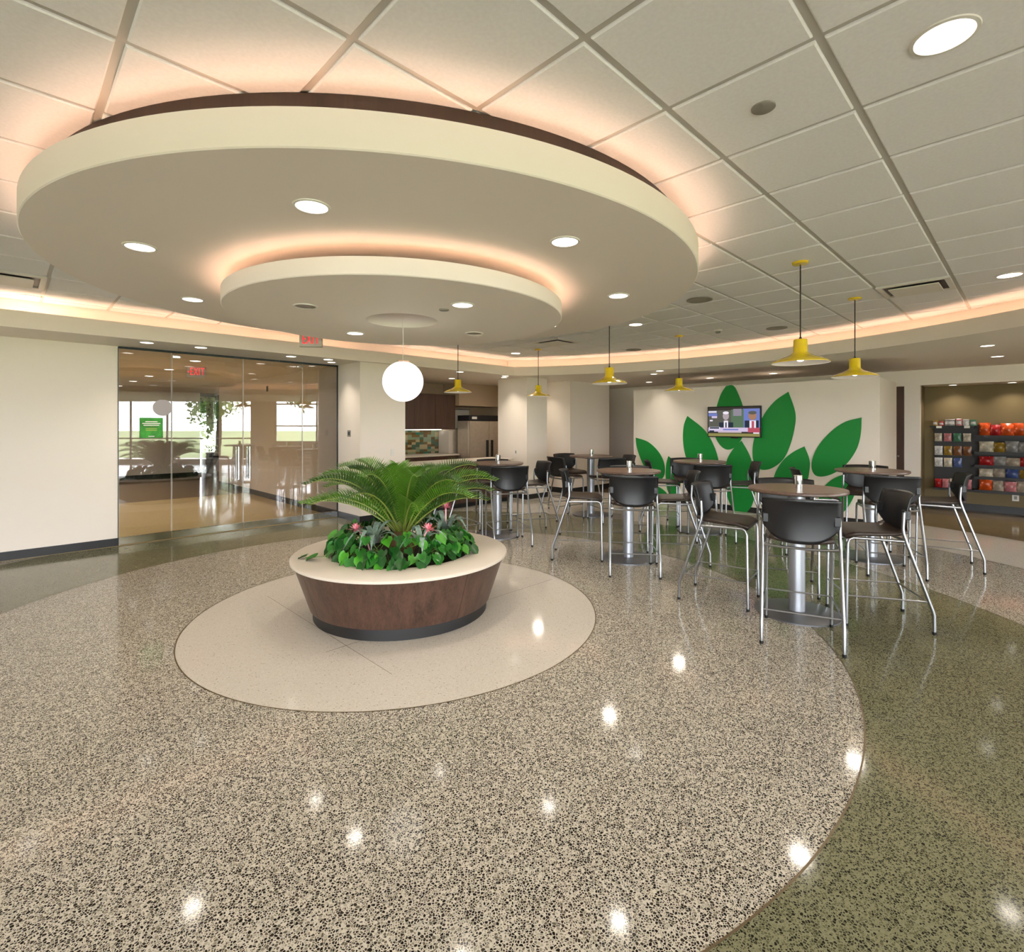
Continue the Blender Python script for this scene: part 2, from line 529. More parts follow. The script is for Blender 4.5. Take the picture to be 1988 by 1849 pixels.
for i in range(-16, 17):
    for j in range(-16, 17):
        c = gpt(i + .5, j + .5)
        sq = [gpt(i + .5 + sx * HT / GS, j + .5 + sy * HT / GS) for sx, sy in ((-1, -1), (1, -1), (1, 1), (-1, 1))]
        if math.hypot(c[0] - CX, c[1] - CY) > 7.6: continue
        cl = clip(sq, hull)
        if len(cl) < 3: continue
        full = len(cl) == 4 and all(abs(cl[k][0] - sq[k][0]) < 1e-6 for k in range(4))
        dc = math.hypot(c[0] - CX, c[1] - CY)
        seen = c[1] > 1.2 and abs(c[0]) < c[1] * 1.15 + .7 and dc > 1.9
        if not seen:
            rest.prism(cl, Z_CEIL, Z_CEIL + .013)
        elif full:
            link('ceiling_tile', tm, soffit, (c[0], c[1], Z_CEIL), (0, 0, GA))
        else:
            MB().prism(cl, Z_CEIL, Z_CEIL + .013).build('ceiling_tile', M['tile'], soffit)
rest.build('unseen_ceiling_tiles', M['tile'], soffit, kind='stuff')

# ------------------------------------------------------------------ walls
def wall(name, a0, a1, b0, b1, z0, z1, m='wall', kind='structure', **kw):
    return MB().abox(a0, a1, b0, b1, z0, z1).build(name, M[m], kind=kind, **kw)
def wallxy(name, x0, x1, y0, y1, z0, z1, m='wall'):
    return MB().box(x0, x1, y0, y1, z0, z1).build(name, M[m], kind='structure')

wall('wall_left', -9.0, 1.153, B_GLASS, B_GLASS + .16, 0, 2.7)
wall('baseboard_left', -9.0, 1.150, B_GLASS - .014, B_GLASS, 0, .105, 'base')
# pier beside the glass front and corridor wall behind it
wall('wall_pier', 4.247, 5.12, 7.79, 9.3, 0, 2.74)
wall('trim_1', 4.233, 4.247, 7.776, B_GLASS - .03, 0, .105, 'base')
wall('trim_2', 4.233, 5.134, 7.776, 7.79, 0, .105, 'base')
wall('wall_corridor', 4.247, 4.40, B_GLASS + .02, 15.4, 0, 2.7)
wall('baseboard_corridor', 4.233, 4.247, B_GLASS + .02, 15.4, 0, .115, 'base')
wall('wall_lobby_back', -4.2, 4.62, 18.74, 18.9, 0, 2.7)
wall('baseboard_lobby', -4.2, 4.62, 18.725, 18.74, 0, .13, 'base')
wall('wall_lobby_side', -4.3, -4.15, B_GLASS, 18.8, 0, 2.7)
wall('wall_lobby_end', 5.62, 9.0, 19.05, 19.2, 0, 2.7)
wall('wall_lobby_recess', 8.2, 8.35, 15.3, 19.1, 0, 2.7)
wall('wall_lobby_return', 4.40, 8.3, 15.25, 15.4, 0, 2.7)
# kitchen nook
wall('wall_nook_back', 5.0, 9.6, 10.6, 10.75, 0, 2.7, 'nookwall')
wall('wall_nook_side', 5.0, 5.12, 9.2, 10.6, 0, 2.7, 'nookwall')
wall('wall_nook_end', 9.45, 9.55, 8.95, 10.6, 0, 2.7, 'nookwall')
wall('wall_nook_pier', 8.146, 8.81, 7.69, 8.46, 0, 2.7)
wall('trim_3', 8.132, 8.146, 7.676, 8.6, 0, .105, 'base')
wall('trim_4', 8.132, 8.824, 7.676, 7.69, 0, .105, 'base')
wall('wall_recess', 8.146, 9.55, 8.46, 8.60, 0, 2.7)
wall('wall_column', 9.55, 11.15, 7.615, 9.0, 0, 2.7)
wall('trim_5', 9.536, 11.15, 7.601, 7.615, 0, .125, 'base')
wall('trim_6', 9.536, 9.55, 7.601, 8.9, 0, .125, 'base')
wall('wall_passage', 12.4, 12.55, 1.452, 9.0, 0, 2.7)
wall('wall_passage_end', 11.1, 12.5, 8.85, 9.0, 0, 2.7)
wall('baseboard_passage', 12.386, 12.4, 1.452, 9.0, 0, .11, 'base')
# mural partition
wall('wall_mural', 9.83, 11.29, 1.65, 6.08, 0, 2.365)
wall('baseboard_mural', 9.816, 9.83, 1.65, 6.08, 0, .1, 'base')
wall('baseboard_mural_end', 9.816, 11.29, 1.636, 1.65, 0, .1, 'base')
# snack niche
wall('wall_niche_back', 13.01, 13.15, -1.9, 1.7, 0, 2.7, 'brownwall')
wall('wall_niche_jamb', 12.55, 13.01, 1.452, 1.6, 0, 2.7, 'brownwall')
wall('wall_niche_header', 12.4, 13.01, -1.74, 1.452, 2.37, 2.7)
wall('baseboard_niche', 12.99, 13.01, -1.7, 1.452, 0, .13, 'base')
dd = empty('door_3', kind='structure', label='dark doorway beside the mural partition')
MB().abox(12.375, 12.399, 1.69, 2.6, 0.02, 2.36).build('door_leaf', M['cabinet'], dd)
MB().abox(12.33, 12.375, 1.76, 1.79, 1.0, 1.03).build('door_handle', M['chrome'], dd)
# shell behind the camera
mb = MB()
for (x0, x1, z0, z1) in ((RECT[0], -8.0, 0, 3.3), (9.0, RECT[1] + .2, 0, 3.3), (-8.0, 9.0, 0, .08), (-8.0, 9.0, 2.9, 3.3)):
    mb.box(x0, x1, RECT[2] - .2, RECT[2], z0, z1)
mb.build('wall_rear', M['wall'], kind='structure')
we = empty('window_6', kind='structure', label='wide window wall added behind the camera for frontal daylight')  # unseen glazing, added so daylight brightens the room from the front
for k in range(11):
    xx = -8.0 + 1.7 * k
    MB().box(xx - .035, xx + .035, -7.13, -7.05, .08, 2.9).build('window_frame', M['frame_white'], we)
    if k < 10: MB().box(xx + .035, xx + 1.665, -7.093, -7.087, .08, 2.9).build('window_pane', M['winglass'], we)
for z in (.08, 1.0, 2.84): MB().box(-8, 9, -7.13, -7.05, z, z + .06).build('window_frame', M['frame_white'], we)
wallxy('wall_rear_left', -13.0, -12.8, -7.0, -.5, 0, 2.7)

# window wall to the right of and behind the camera (seen mirrored in the glass doors)
XW = 10.4
segs = [  # y0, y1, sill, head, mullion heights, vertical mullions
    (1.75, 5.2, .87, 2.86, [1.56, 2.52], [3.55, 4.75]),
    (-6.6, .75, .08, 2.90, [1.02], [-4.6, -3.0, -1.25]),
]
mb = MB()
ycur = -7.0
for (y0, y1, sl, hd, mh, mv) in sorted(segs):
    mb.box(XW, XW + .2, ycur, y0, 0, 3.3)
    mb.box(XW, XW + .2, y0, y1, 0, sl)
    mb.box(XW, XW + .2, y0, y1, hd, 3.3)
    ycur = y1
mb.box(XW, XW + .2, ycur, 9.0, 0, 3.3)
mb.build('wall_right', M['wall'], kind='structure')
for wi, (y0, y1, sl, hd, mh, mv) in enumerate(segs):
    we = empty('window_%d' % (wi + 3), kind='structure', label='wide window looking onto the lawn')
    for z in [sl, hd - .06] + [h for h in mh]:
        MB().box(XW + .05, XW + .13, y0, y1, z, z + .06).build('window_frame', M['frame_white'], we)
    for y in [y0, y1 - .06] + mv:
        w = .30 if (wi == 1 and y == -1.25) else .06
        MB().box(XW + .05, XW + .13, y, y + w, sl, hd).build('window_frame', M['frame_white'], we)
    ys = [y0] + mv + [y1]
    for k in range(len(ys) - 1):
        MB().box(XW + .085, XW + .091, ys[k], ys[k + 1], sl, hd).build('window_pane', M['winglass'], we)
# lobby window
we = empty('window_5', kind='structure', label='dark framed lobby window with a tree outside')
for (a0, a1, z0, z1) in ((4.62, 4.70, .0, 2.66), (5.16, 5.24, .0, 2.66), (5.56, 5.62, 0, 2.66), (4.62, 5.62, 2.55, 2.66), (4.62, 5.62, .0, .1)):
    MB().abox(a0, a1, 19.05, 19.15, z0, z1).build('window_frame', M['frame_dark'], we)
MB().abox(5.24, 5.56, 19.08, 19.12, .1, 2.55).build('blind_panel', M['grey_plastic'], we)
MB().abox(4.7, 5.16, 19.09, 19.10, .1, 2.55).build('window_pane', M['winglass'], we)

# ------------------------------------------------------------------ glass front with double doors
zt = 2.655
def glass_leaf(name, a0, a1, label, handle=None, corner=False):
    e = empty(name, kind='structure', label=label)
    g = .004
    MB().abox(a0 + g, a1 - g, B_GLASS - .006, B_GLASS + .006, .105, zt - .02).build('glass_pane', M['glass'], e)
    MB().abox(a0 + g, a1 - g, B_GLASS - .022, B_GLASS + .022, .012, .108).build('bottom_rail', M['chrome'], e)
    MB().abox(a0, a1, B_GLASS - .02, B_GLASS + .02, zt - .022, zt + .01).build('head_channel', M['frame_dark'], e)
    for aa in (a0 + g, a1 - g - .003):
        MB().abox(aa, aa + .003, B_GLASS - .0065, B_GLASS + .0065, .105, zt - .02).build('polished_edge', M['frame_white'], e)
    if handle:
        for s in (-1, 1):
            x, y = ab(handle, B_GLASS + s * .06)
            x2, y2 = ab(handle, B_GLASS)
            h = MB().tube([(x, y, .78), (x, y, 1.28)], .017, 12).build('pull_handle', M['chrome'], e, smooth=True)
            for z in (.82, 1.24):
                MB().tube([(x2, y2, z), (x, y, z)], .011, 10).build('standoff', M['chrome'], h, smooth=True)
    return e
g1 = glass_leaf('window_1', 1.153, 1.759, 'narrow fixed glass sidelight next to the left wall')
d1 = glass_leaf('door_1', 1.759, 2.70, 'left frameless glass door leaf with chrome rail', 2.62)
d2 = glass_leaf('door_2', 2.70, 3.62, 'right frameless glass door leaf with chrome rail', 2.78)
g2 = glass_leaf('window_2', 3.62, 4.247, 'narrow fixed glass sidelight next to the pier')
MB().abox(1.148, 1.156, B_GLASS - .012, B_GLASS + .012, 0, zt).build('edge_channel', M['frame_dark'], g1)
MB().abox(4.235, 4.247, B_GLASS - .016, B_GLASS + .016, 0, zt).build('edge_channel', M['frame_dark'], g2)
for aa, ee in ((3.56, d2), (1.80, d1)):
    MB().abox(aa - .03, aa + .06, B_GLASS - .02, B_GLASS + .02, zt - .09, zt - .05).build('patch_fitting', M['chrome'], ee)

# ------------------------------------------------------------------ round ceiling discs
def disc(name, R, zb, zt_, zc, r_drum, strip_r, strip_z, label, hole=None, nlobe=160):
    e = empty(name, (CX, CY, zc), 0, label, 'ceiling disc')
    k = -zc
    prof = [(hole or 0.0001, zb + k), (R - .006, zb + k), (R, zb + .006 + k), (R, zt_ + k), (R - .02, zt_ + k), (R - .02, strip_z - .03 + k), (r_drum, strip_z - .03 + k)]
    MB().lathe(prof, nlobe).build('disc_shell', M['cloud'], e, smooth=True)
    MB().lathe([(r_drum, strip_z - .03 + k), (r_drum, zc - .001 + k)], nlobe).build('drum', M['drum'], e, smooth=True, label='dark brown drum joining the disc to the ceiling')
    MB().lathe([(strip_r - .012, strip_z - .03 + k), (strip_r - .012, strip_z + .012 + k), (strip_r, strip_z + .012 + k)], nlobe).build('light_channel', M['drum'], e)
    MB().lathe([(strip_r, strip_z - .012 + k), (strip_r, strip_z + .010 + k)], nlobe).build('light_strip', M['cloudstrip'], e)
    return e
big = disc('ceiling_disc', 2.465, 2.737, 2.905, Z_CEIL, 2.36, 2.40, 2.885, 'large round suspended ceiling disc glowing around its top edge', hole=.312)
small = disc('ceiling_disc', 1.404, 2.529, 2.643, 2.737, 1.10, 1.345, 2.625, 'smaller round ceiling disc hung beneath the large disc', hole=.312)
MB().lathe([(.312, 2.529 - 2.737), (.312, 3.0 - 2.737), (.0001, 3.0 - 2.737)], 64).build('lamp_recess', M['cloud'], small, smooth=True)

# ------------------------------------------------------------------ downlights
def ring_mesh(r, w=.014, h=.007):
    return MB().lathe([(r, 0), (r + .002, -h), (r + w, -h + .002), (r + w + .002, 0)], 40).mesh('trim_ring', M['white_plastic'], True)
def lens_mesh(r, m):
    return MB().lathe([(r, 0), (r, -.004), (r * .6, -.0015), (.0001, -.001)], 40).mesh('lens', m, True)
DL = {}
def dl_parts(r):
    if r not in DL:
        DL[r] = (ring_mesh(r), lens_mesh(r, M['lens']), lens_mesh(r, M['lens_off']))
    return DL[r]
def downlight(x, y, z, label, group, r=.085, on=True, power=1.0, spread=118):
    e = empty('downlight', (x, y, z), 0, label, 'ceiling light', group)
    a, b, c = dl_parts(r)
    link('trim_ring', a, e); link('lens', b if on else c, e)
    if on and power > 0:
        ld = bpy.data.lights.new('downlight_lamp', 'AREA')
        ld.shape = 'DISK'; ld.size = r * 1.7; ld.energy = DOWNLIGHT_W * power; ld.color = WARM; ld.spread = math.radians(spread)
        lo = bpy.data.objects.new('downlight_lamp', ld); COL.objects.link(lo)
        lo.parent = e; lo.location = (0, 0, -.010)
    return e
bigpos = ['nearest the camera on the large ceiling disc', 'front right on the large ceiling disc', 'at the right edge of the large ceiling disc',
          'rear right on the large ceiling disc', 'at the back of the large ceiling disc', 'rear left on the large ceiling disc',
          'far left on the large ceiling disc behind the other', 'front left on the large ceiling disc']
for k in range(8):
    t = math.radians(-92 + 45 * k)
    downlight(CX + 1.9 * math.cos(t), CY + 1.9 * math.sin(t), 2.737, 'round recessed downlight ' + bigpos[k], 'downlights on the large disc', .078)
smpos = [('lit round downlight on the small ceiling disc, right of the globe', -46, True), ('unlit round downlight on the small ceiling disc, right behind the globe', 46, False),
         ('lit round downlight on the small ceiling disc, left behind the globe', 135, True), ('unlit round downlight on the small ceiling disc, front left', -138, False)]
for lb, t, on in smpos:
    t = math.radians(t); downlight(CX + .85 * math.cos(t), CY + .85 * math.sin(t), 2.529, lb, 'downlights on the small disc', .075, on)
def up_at(px, py, z):
    Y = FPX * (z - CAMZ) / (827 - py)
    return ((px - 994) / FPX * Y, Y)
for (px, py, lb) in ((1833, 70, 'largest looking round downlight in the tile at the top right corner'), (1960, 534, 'round downlight in the tiles at the right edge of the picture'),
                     (57, 576, 'round downlight in the tiles at the left edge of the picture'), (1234, 630, 'round downlight in the tiles just right of the large disc'),
                     (1001, 686, 'round downlight in the tiles above the far cove corner')):
    x, y = up_at(px, py, Z_CEIL); downlight(x, y, Z_CEIL, lb, 'downlights in the tiled ceiling', .088, power=1.2)
for (x, y, wh) in ((-3.6, 1.6, 'left of'), (-1.2, -.6, 'behind and left of'), (3.9, .2, 'right of'), (2.2, -1.2, 'behind and right of'), (5.0, 2.6, 'far right of')):
    downlight(x, y, Z_CEIL, 'round downlight in the tiled ceiling %s the camera, outside the picture' % wh, 'downlights out of view', .088, power=1.2)
sof = [(285, 665, 'soffit downlight above the left glass sidelight'), (390, 674.6, 'soffit downlight above the left glass door'), (565, 692, 'soffit downlight above the right glass door'),
       (637, 698, 'soffit downlight above the right glass sidelight'), (1917, 671, 'upper of two soffit downlights near the right edge'), (1936, 692, 'lower of two soffit downlights near the right edge'),
       (1281, 720, 'soffit downlight left of the mural partition'), (1378, 734, 'soffit downlight above the television'), (1501, 725, 'soffit downlight under the front yellow pendant'),
       (1260, 742, 'farthest soffit downlight over the passage'), (893, 722, 'soffit downlight above the wall cabinets'), (981, 730, 'soffit downlight above the refrigerator')]
for (px, py, lb) in sof:
    x, y = up_at(px, py, Z_SOF)
    downlight(x, y, Z_SOF, lb, 'downlights in the soffit', .07, power=.75, spread=105)
for (b_, lb) in ((1.0, 'left niche downlight over the snack rack'), (.2, 'right niche downlight over the snack rack'), (-.8, 'niche downlight beyond the right edge')):
    x, y = ab(12.72, b_); downlight(x, y, 2.369, lb, 'downlights in the snack niche', .06, power=1.0, spread=120)
# wall washers giving the scallops on the two piers
for (a_, b_, lb) in ((3.95, 8.2, 'soffit downlight washing the pier beside the glass'), (7.85, 8.1, 'soffit downlight washing the pier by the refrigerator'), (9.2, 8.2, 'soffit downlight washing the far column recess'), (9.5, 5.4, 'soffit downlight washing the left end of the mural')):
    x, y = ab(a_, b_); downlight(x, y, Z_SOF, lb, 'downlights in the soffit', .06, power=.6, spread=85)
# lobby ceiling lights
k = 0
for a_ in (.2, 2.3):
    for b_ in (9.6, 11.4, 13.2, 15.0, 17.0):
        k += 1
        x, y = ab(a_, b_)
        downlight(x, y, Z_SOF, 'lobby downlight behind the glass, %s row, %s' % ('left' if a_ < 1 else 'right', ['nearest', 'second', 'third', 'fourth', 'farthest'][(k - 1) % 5]), 'downlights in the lobby', .075, power=2.2, spread=120)

# ------------------------------------------------------------------ ceiling fittings
def speaker(px, py, label, r):
    x, y = up_at(px, py, Z_CEIL)
    e = empty('ceiling_speaker', (x, y, Z_CEIL), 0, label, 'speaker', 'round ceiling speakers')
    MB().lathe([(r, 0), (r, -.008), (r - .012, -.010), (r - .014, -.006)], 40).build('rim', M['grey_plastic'], e, smooth=True)
    MB().lathe([(r - .014, -.004), (.0001, -.006)], 40).build('grille', mat('speaker_grille_%d' % px, '#A79F8E', .7, bump=.6, bscale=600), e, smooth=True)
speaker(1358, 582, 'round ceiling speaker right of the large disc', .14)
speaker(1508, 637, 'round ceiling speaker near the front pendant', .14)
speaker(1230, 679, 'farthest round ceiling speaker near the cove', .14)
x, y = up_at(1482, 208, Z_CEIL)
MB().lathe([(.05, 0), (.05, -.006), (.046, -.009), (.0001, -.010)], 32).build('sprinkler_cover', M['grey_plastic'], None, True, loc=(x, y, Z_CEIL), label='flat round cover plate on a near ceiling tile', cat='cover plate')
x, y = up_at(862, 601, 2.529)
MB().lathe([(.04, 0), (.04, -.006), (.036, -.009), (.0001, -.010)], 32).build('sprinkler_cover', M['grey_plastic'], None, True, loc=(x, y, 2.529), label='small round cover plate on the small ceiling disc', cat='cover plate')
x, y = up_at(1394, 641, Z_CEIL)
e = empty('smoke_detector', (x, y, Z_CEIL), 0, 'white smoke detector on the ceiling between the pendants', 'smoke detector')
MB().lathe([(.06, 0), (.06, -.018), (.05, -.022), (.0001, -.022)], 32).build('base', M['white_plastic'], e, True)
MB().lathe([(.035, -.022), (.035, -.04), (.028, -.047), (.0001, -.047)], 32).build('sensor', M['grey_plastic'], e, True)

def vent(px, py, label):
    x, y = up_at(px, py, Z_CEIL)
    # snap to the tile it replaces
    dx, dy = x - GO[0], y - GO[1]
    i = math.floor((dx * ge[0] + dy * ge[1]) / GS); j = math.floor((dx * gf[0] + dy * gf[1]) / GS)
    x, y = gpt(i + .5, j + .5)
    e = empty('air_diffuser', (x, y, Z_CEIL), GA, label, 'air vent', 'square ceiling air diffusers')
    L, h = .295, .016
    mb = MB()
    mb.box(-L, L, -L, -L + .045, -h, 0); mb.box(-L, L, L - .045, L, -h, 0)
    mb.box(-L, -L + .045, -L + .045, L - .045, -h, 0); mb.box(L - .045, L, -L + .045, L - .045, -h, 0)
    mb.build('frame', M['white_plastic'], e)
    MB().box(-L + .045, L - .045, -L + .045, L - .045, -.002, 0).build('dark_opening', M['base'], e)
    k = .205
    MB().rbox(-k, k, -k, k, -.034, -.022, .004).build('plaque', M['white_plastic'], e)
    for sx in (-1, 1):
        MB().box(sx * .12 - .005, sx * .12 + .005, -.005, .005, -.024, -.002).build('hanger', M['base'], e)
vent(1803, 553, 'square air diffuser in the right hand ceiling tiles')
vent(62, 552, 'square air diffuser near the left edge')
vent(1095, 668, 'square air diffuser above the far tables')
x, y = ab(11.75, -1.05)
e = empty('linear_diffuser', (x, y, Z_SOF), math.radians(-45), 'long slot air diffuser in the soffit at the right edge', 'air vent')
MB().box(-.7, .7, -.04, .04, -.006, 0).build('frame', M['white_plastic'], e)
MB().box(-.68, .68, -.02, .02, -.0075, -.005).build('slot', M['base'], e)

# ------------------------------------------------------------------ pendants and globe
PB = CAMZ + .548
pd = [(2.52, 4.51, 'yellow metal pendant lamp nearest the camera'), (3.84, 5.78, 'rightmost yellow metal pendant lamp'), (2.65, 8.19, 'yellow metal pendant lamp just left of the television'),
      (.49, 9.62, 'farthest yellow metal pendant lamp, before the pale pier'), (1.264, 6.70, 'yellow metal pendant lamp in front of the shaded far column'), (-.885, 8.45, 'leftmost yellow metal pendant lamp, before the wall cabinets')]
def shade():
    pr = [(.228, 0), (.229, .004), (.205, .022), (.160, .042), (.110, .060), (.078, .076), (.060, .092), (.056, .100), (.054, .200), (.050, .206), (.0001, .206)]
    mb = MB(); mb.lathe(pr, 56)
    return mb.mesh('shade', M['yellow'], True)
def shade_in():
    pr = [(.228, 0.0), (.203, .019), (.158, .039), (.108, .057), (.07, .074), (.0001, .085)]
    return MB().lathe(pr, 56).mesh('shade_liner', M['shadewhite'], True)
sm, sl = shade(), shade_in()
bm_ = MB().lathe([(.0001, .012), (.022, .018), (.033, .036), (.030, .056), (.018, .075)], 24).mesh('bulb', M['bulb'], True)
cm = MB().lathe([(.064, 0), (.064, -.014), (.058, -.020), (.0001, -.022)], 32).mesh('canopy', M['yellow'], True)
km = MB().tube([(0, 0, .205), (0, 0, Z_CEIL - PB - .02)], .0055, 8).mesh('cord', M['cord'], True)
bsh = MB().tube([(0, 0, .204), (0, 0, .224)], .011, 10).mesh('strain_relief', M['cord'], True)
for (x, y, lb) in pd:
    e = empty('pendant_lamp', (x, y, PB), 0, lb, 'pendant lamp', 'yellow pendant lamps over the tables')
    link('shade', sm, e); link('shade_liner', sl, e); link('bulb', bm_, e); link('cord', km, e); link('strain_relief', bsh, e)
    link('canopy', cm, e, (0, 0, Z_CEIL - PB))
    ld = bpy.data.lights.new('pendant_bulb', 'AREA'); ld.shape = 'DISK'; ld.size = .16; ld.energy = PENDANT_W; ld.color = WARM
    lo = bpy.data.objects.new('pendant_bulb', ld); COL.objects.link(lo); lo.parent = e; lo.location = (0, 0, .008)
GZ = 1.992
e = empty('globe_lamp', (CX + .005, CY, GZ), 0, 'glowing white glass globe lamp hanging over the planter', 'pendant lamp')
MB().lathe([(.178 * math.cos(t), .178 * math.sin(t)) for t in [PI / 2 * .86 - (PI / 2 * .86 + PI / 2 - .0005) * k / 40 for k in range(41)]], 64).build('globe', M['globe'], e, smooth='all')
MB().lathe([(.055, .168), (.055, .182), (.04, .187), (.0001, .188)], 32).build('cap', M['chrome'], e, True)
MB().tube([(0, 0, .186), (0, 0, 2.99 - GZ)], .003, 8).build('cord', M['white_plastic'], e, True)
MB().lathe([(.05, 2.99 - GZ), (.05, 2.975 - GZ), (.0001, 2.97 - GZ)], 32).build('canopy', M['white_plastic'], e, True)

# ------------------------------------------------------------------ exit signs
def text_mesh(body, size, m, ext=.002):
    cu = bpy.data.curves.new('lettering', 'FONT'); cu.body = body; cu.size = size; cu.extrude = ext; cu.align_x = 'CENTER'; cu.align_y = 'CENTER'
    cu.resolution_u = 4; cu.offset = .0; cu.space_character = 1.25
    o = bpy.data.objects.new('lettering', cu); COL.objects.link(o)
    dg = bpy.context.evaluated_depsgraph_get()
    me = bpy.data.meshes.new_from_object(o.evaluated_get(dg))
    bpy.data.objects.remove(o); bpy.data.curves.remove(cu)
    me.materials.clear(); me.materials.append(m)
    return me
def exit_sign(x, y, zc, rz, ztop, label, arrow=False, w=.30, h=.20):
    e = empty('exit_sign', (x, y, zc), rz, label, 'exit sign')
    MB().rbox(-w / 2, w / 2, -.02, .02, -h / 2, h / 2, .006).build('housing', M['exitface'], e)
    t = link('exit_lettering', text_mesh('EXIT', .155, M['red']), e, (.02 if arrow else 0, -.0225, 0), (PI / 2, 0, 0))
    t.scale = (.60, 1.22, 1)
    if arrow:
        MB().add([(-.135, -.0215, 0), (-.112, -.0215, .022), (-.112, -.0215, -.022)], [(0, 1, 2)]).build('arrow', M['red'], e)
    MB().box(-.05, .05, -.012, .012, h / 2 - .001, ztop - zc).build('mount', M['exitface'], e)
x, y = (604 - 994) / FPX * 7.02, 7.02
exit_sign(x, y, CAMZ + (827 - 660) / FPX * 7.02, 0.12, Z_CEIL, 'grey exit sign with red letters half hidden by the ceiling disc')
x, y = (381 - 994) / FPX * 9.3, 9.3
exit_sign(x, y, CAMZ + (827 - 722.5) / FPX * 9.3, math.radians(20), Z_SOF, 'exit sign with red letters and arrow seen through the glass', True, .31, .215)

# ------------------------------------------------------------------ planter
pl = empty('planter_bench', (CX, CY, 0), 0, 'round flared walnut planter bench with a white stone rim', 'planter')
MB().lathe([(.742, 0), (.742, .098), (.70, .1)], 96).build('plinth', M['base'], pl, True, label='black recessed plinth')
NP = 4
for k in range(NP):
    t0 = 2 * PI * (k + .5) / NP + .002; t1 = 2 * PI * (k + 1.5) / NP - .002
    def fn(u, v, t0=t0, t1=t1):
        t = t0 + (t1 - t0) * u; r = .768 + (.897 - .768) * v
        return (r * math.cos(t), r * math.sin(t), .093 + (.474 - .093) * v)
    MB().grid(fn, 28, 2, .018).build('wood_panel', M['walnut'], pl, True)
MB().lathe([(.755, .1), (.88, .47)], 96).build('core', M['base'], pl, True)
ri = .60
MB().lathe([(ri, .44), (ri, .497), (ri + .004, .501), (.915, .501), (.921, .496), (.921, .479), (.917, .475), (.70, .475)], 128).build('stone_rim', M['quartz'], pl, True, label='off-white stone seat rim')
MB().lathe([(ri + .01, .45), (.3, .475), (.0001, .49)], 48).build('soil', M['soil'], pl, True)

# ------------------------------------------------------------------ sago palm
M['frond'] = mat('palm_leaflet', '#4E7A1C', .45, var=.25, vscale=6)
M['frond2'] = mat('palm_leaflet_dark', '#33561A', .45, var=.25, vscale=6)
M['rachis'] = mat('palm_stalk', '#7E8A3A', .5)
M['caudex'] = mat('palm_trunk', '#6A5034', .9, bump=.6, bscale=40)
palm = empty('sago_palm', (CX, CY, .47), 0, 'large green sago palm with arching feathery fronds in the planter', 'palm')
MB().lathe([(.10, 0), (.12, .06), (.11, .14), (.07, .20), (.0001, .22)], 20).build('trunk', M['caudex'], palm, True)
def frond(az, R, H, droop, m, seed, ll=.20):
    rnd = random.Random(seed)
    ca, sa = math.cos(az), math.sin(az)
    def P(t):
        r = .03 + R * (t * .75 + .25 * t * t)
        z = .16 + H * (1 - (1 - t) ** 1.7) - droop * t ** 3
        return Vector((r * ca, r * sa, z))
    mb = MB()
    mb.cur = 1
    mb.tube([P(t / 12) for t in range(13)], [.010 - .008 * t / 12 for t in range(13)], 5)
    mb.cur = 0
    side = Vector((-sa, ca, 0))
    nl = 36
    for i in range(nl):
        t = .13 + .87 * (i + .5) / nl
        p = P(t); d = (P(min(1, t + .02)) - P(t - .02)).normalized()
        up = side.cross(d); up = -up if up.z < 0 else up
        L = ll * (min(1, (t - .05) * 3.5)) * (1 - .6 * max(0, (t - .6) / .4)) * rnd.uniform(.92, 1.05)
        for s in (-1, 1):
            q = (side * s * .90 + d * (.40 + .35 * t) + up * (.80 - .30 * t)).normalized()
            w = d.cross(q).normalized(); wd = d * .0052
            tip = p + q * L + Vector((0, 0, -.018 * rnd.random()))
            mid = p + q * L * .5 + up * .006
            mb.add([p - wd, p + wd, mid + wd * 1.25, tip, mid - wd * 1.25], [(0, 1, 2, 4), (4, 2, 3)])
    return mb.build('frond', [m, M['rachis']], palm)
fs_ = []
for k in range(9):      # low outer ring
    fs_.append((2 * PI * k / 9 + .2, random.Random(k).uniform(.66, .80), random.Random(k + 50).uniform(.46, .56), .14))
for k in range(11):     # middle ring
    fs_.append((2 * PI * k / 11 + .5, random.Random(k + 9).uniform(.60, .78), random.Random(k + 70).uniform(.60, .70), .10))
for k in range(7):     # upright heart
    fs_.append((2 * PI * k / 7 + .1, random.Random(k + 19).uniform(.26, .44), random.Random(k + 90).uniform(.58, .67), .02))
fs_ += [(PI * .98, .86, .60, .16), (PI * 1.06, .82, .40, .10), (.03, .80, .60, .12), (-.12, .74, .42, .10), (PI * .88, .84, .56, .12)]
for i, (az, R, H, dr) in enumerate(fs_):
    frond(az, R, H, dr, M['frond2'] if i % 3 == 0 else M['frond'], i)

# ------------------------------------------------------------------ pothos round the palm
M['pothos'] = mat('pothos_leaf', '#27691F', .3, var=.35, vscale=9)
M['pothos_d'] = mat('pothos_leaf_dark', '#174A17', .3, var=.35, vscale=9)
M['pothos_l'] = mat('pothos_leaf_light', '#448C22', .32, var=.3, vscale=9)
M['stem'] = mat('green_stem', '#5C7A30', .6)
def heart(m):
    # heart-shaped leaf folded on its midrib; tip along +x
    half = [(0, .0), (-.014, .020), (.004, .040), (.035, .043), (.065, .027), (.095, 0)]
    mid = [(0, 0, 0), (.03, 0, -.004), (.06, 0, -.006), (.095, 0, -.016)]
    vs = [mid[0], mid[1], mid[2], mid[3]]
    fs = []
    for s in (1, -1):
        n0 = len(vs)
        for (x, y) in half[1:-1]:
            vs.append((x, s * y, .012 - .10 * x))
        a, b, c, d = n0, n0 + 1, n0 + 2, n0 + 3
        q = [(0, 1, b, a), (1, c, b), (1, 2, d, c), (2, 3, d)]
        fs += q if s > 0 else [x[::-1] for x in q]
    return MB().add(vs, fs).mesh('leaf', m, 'all')
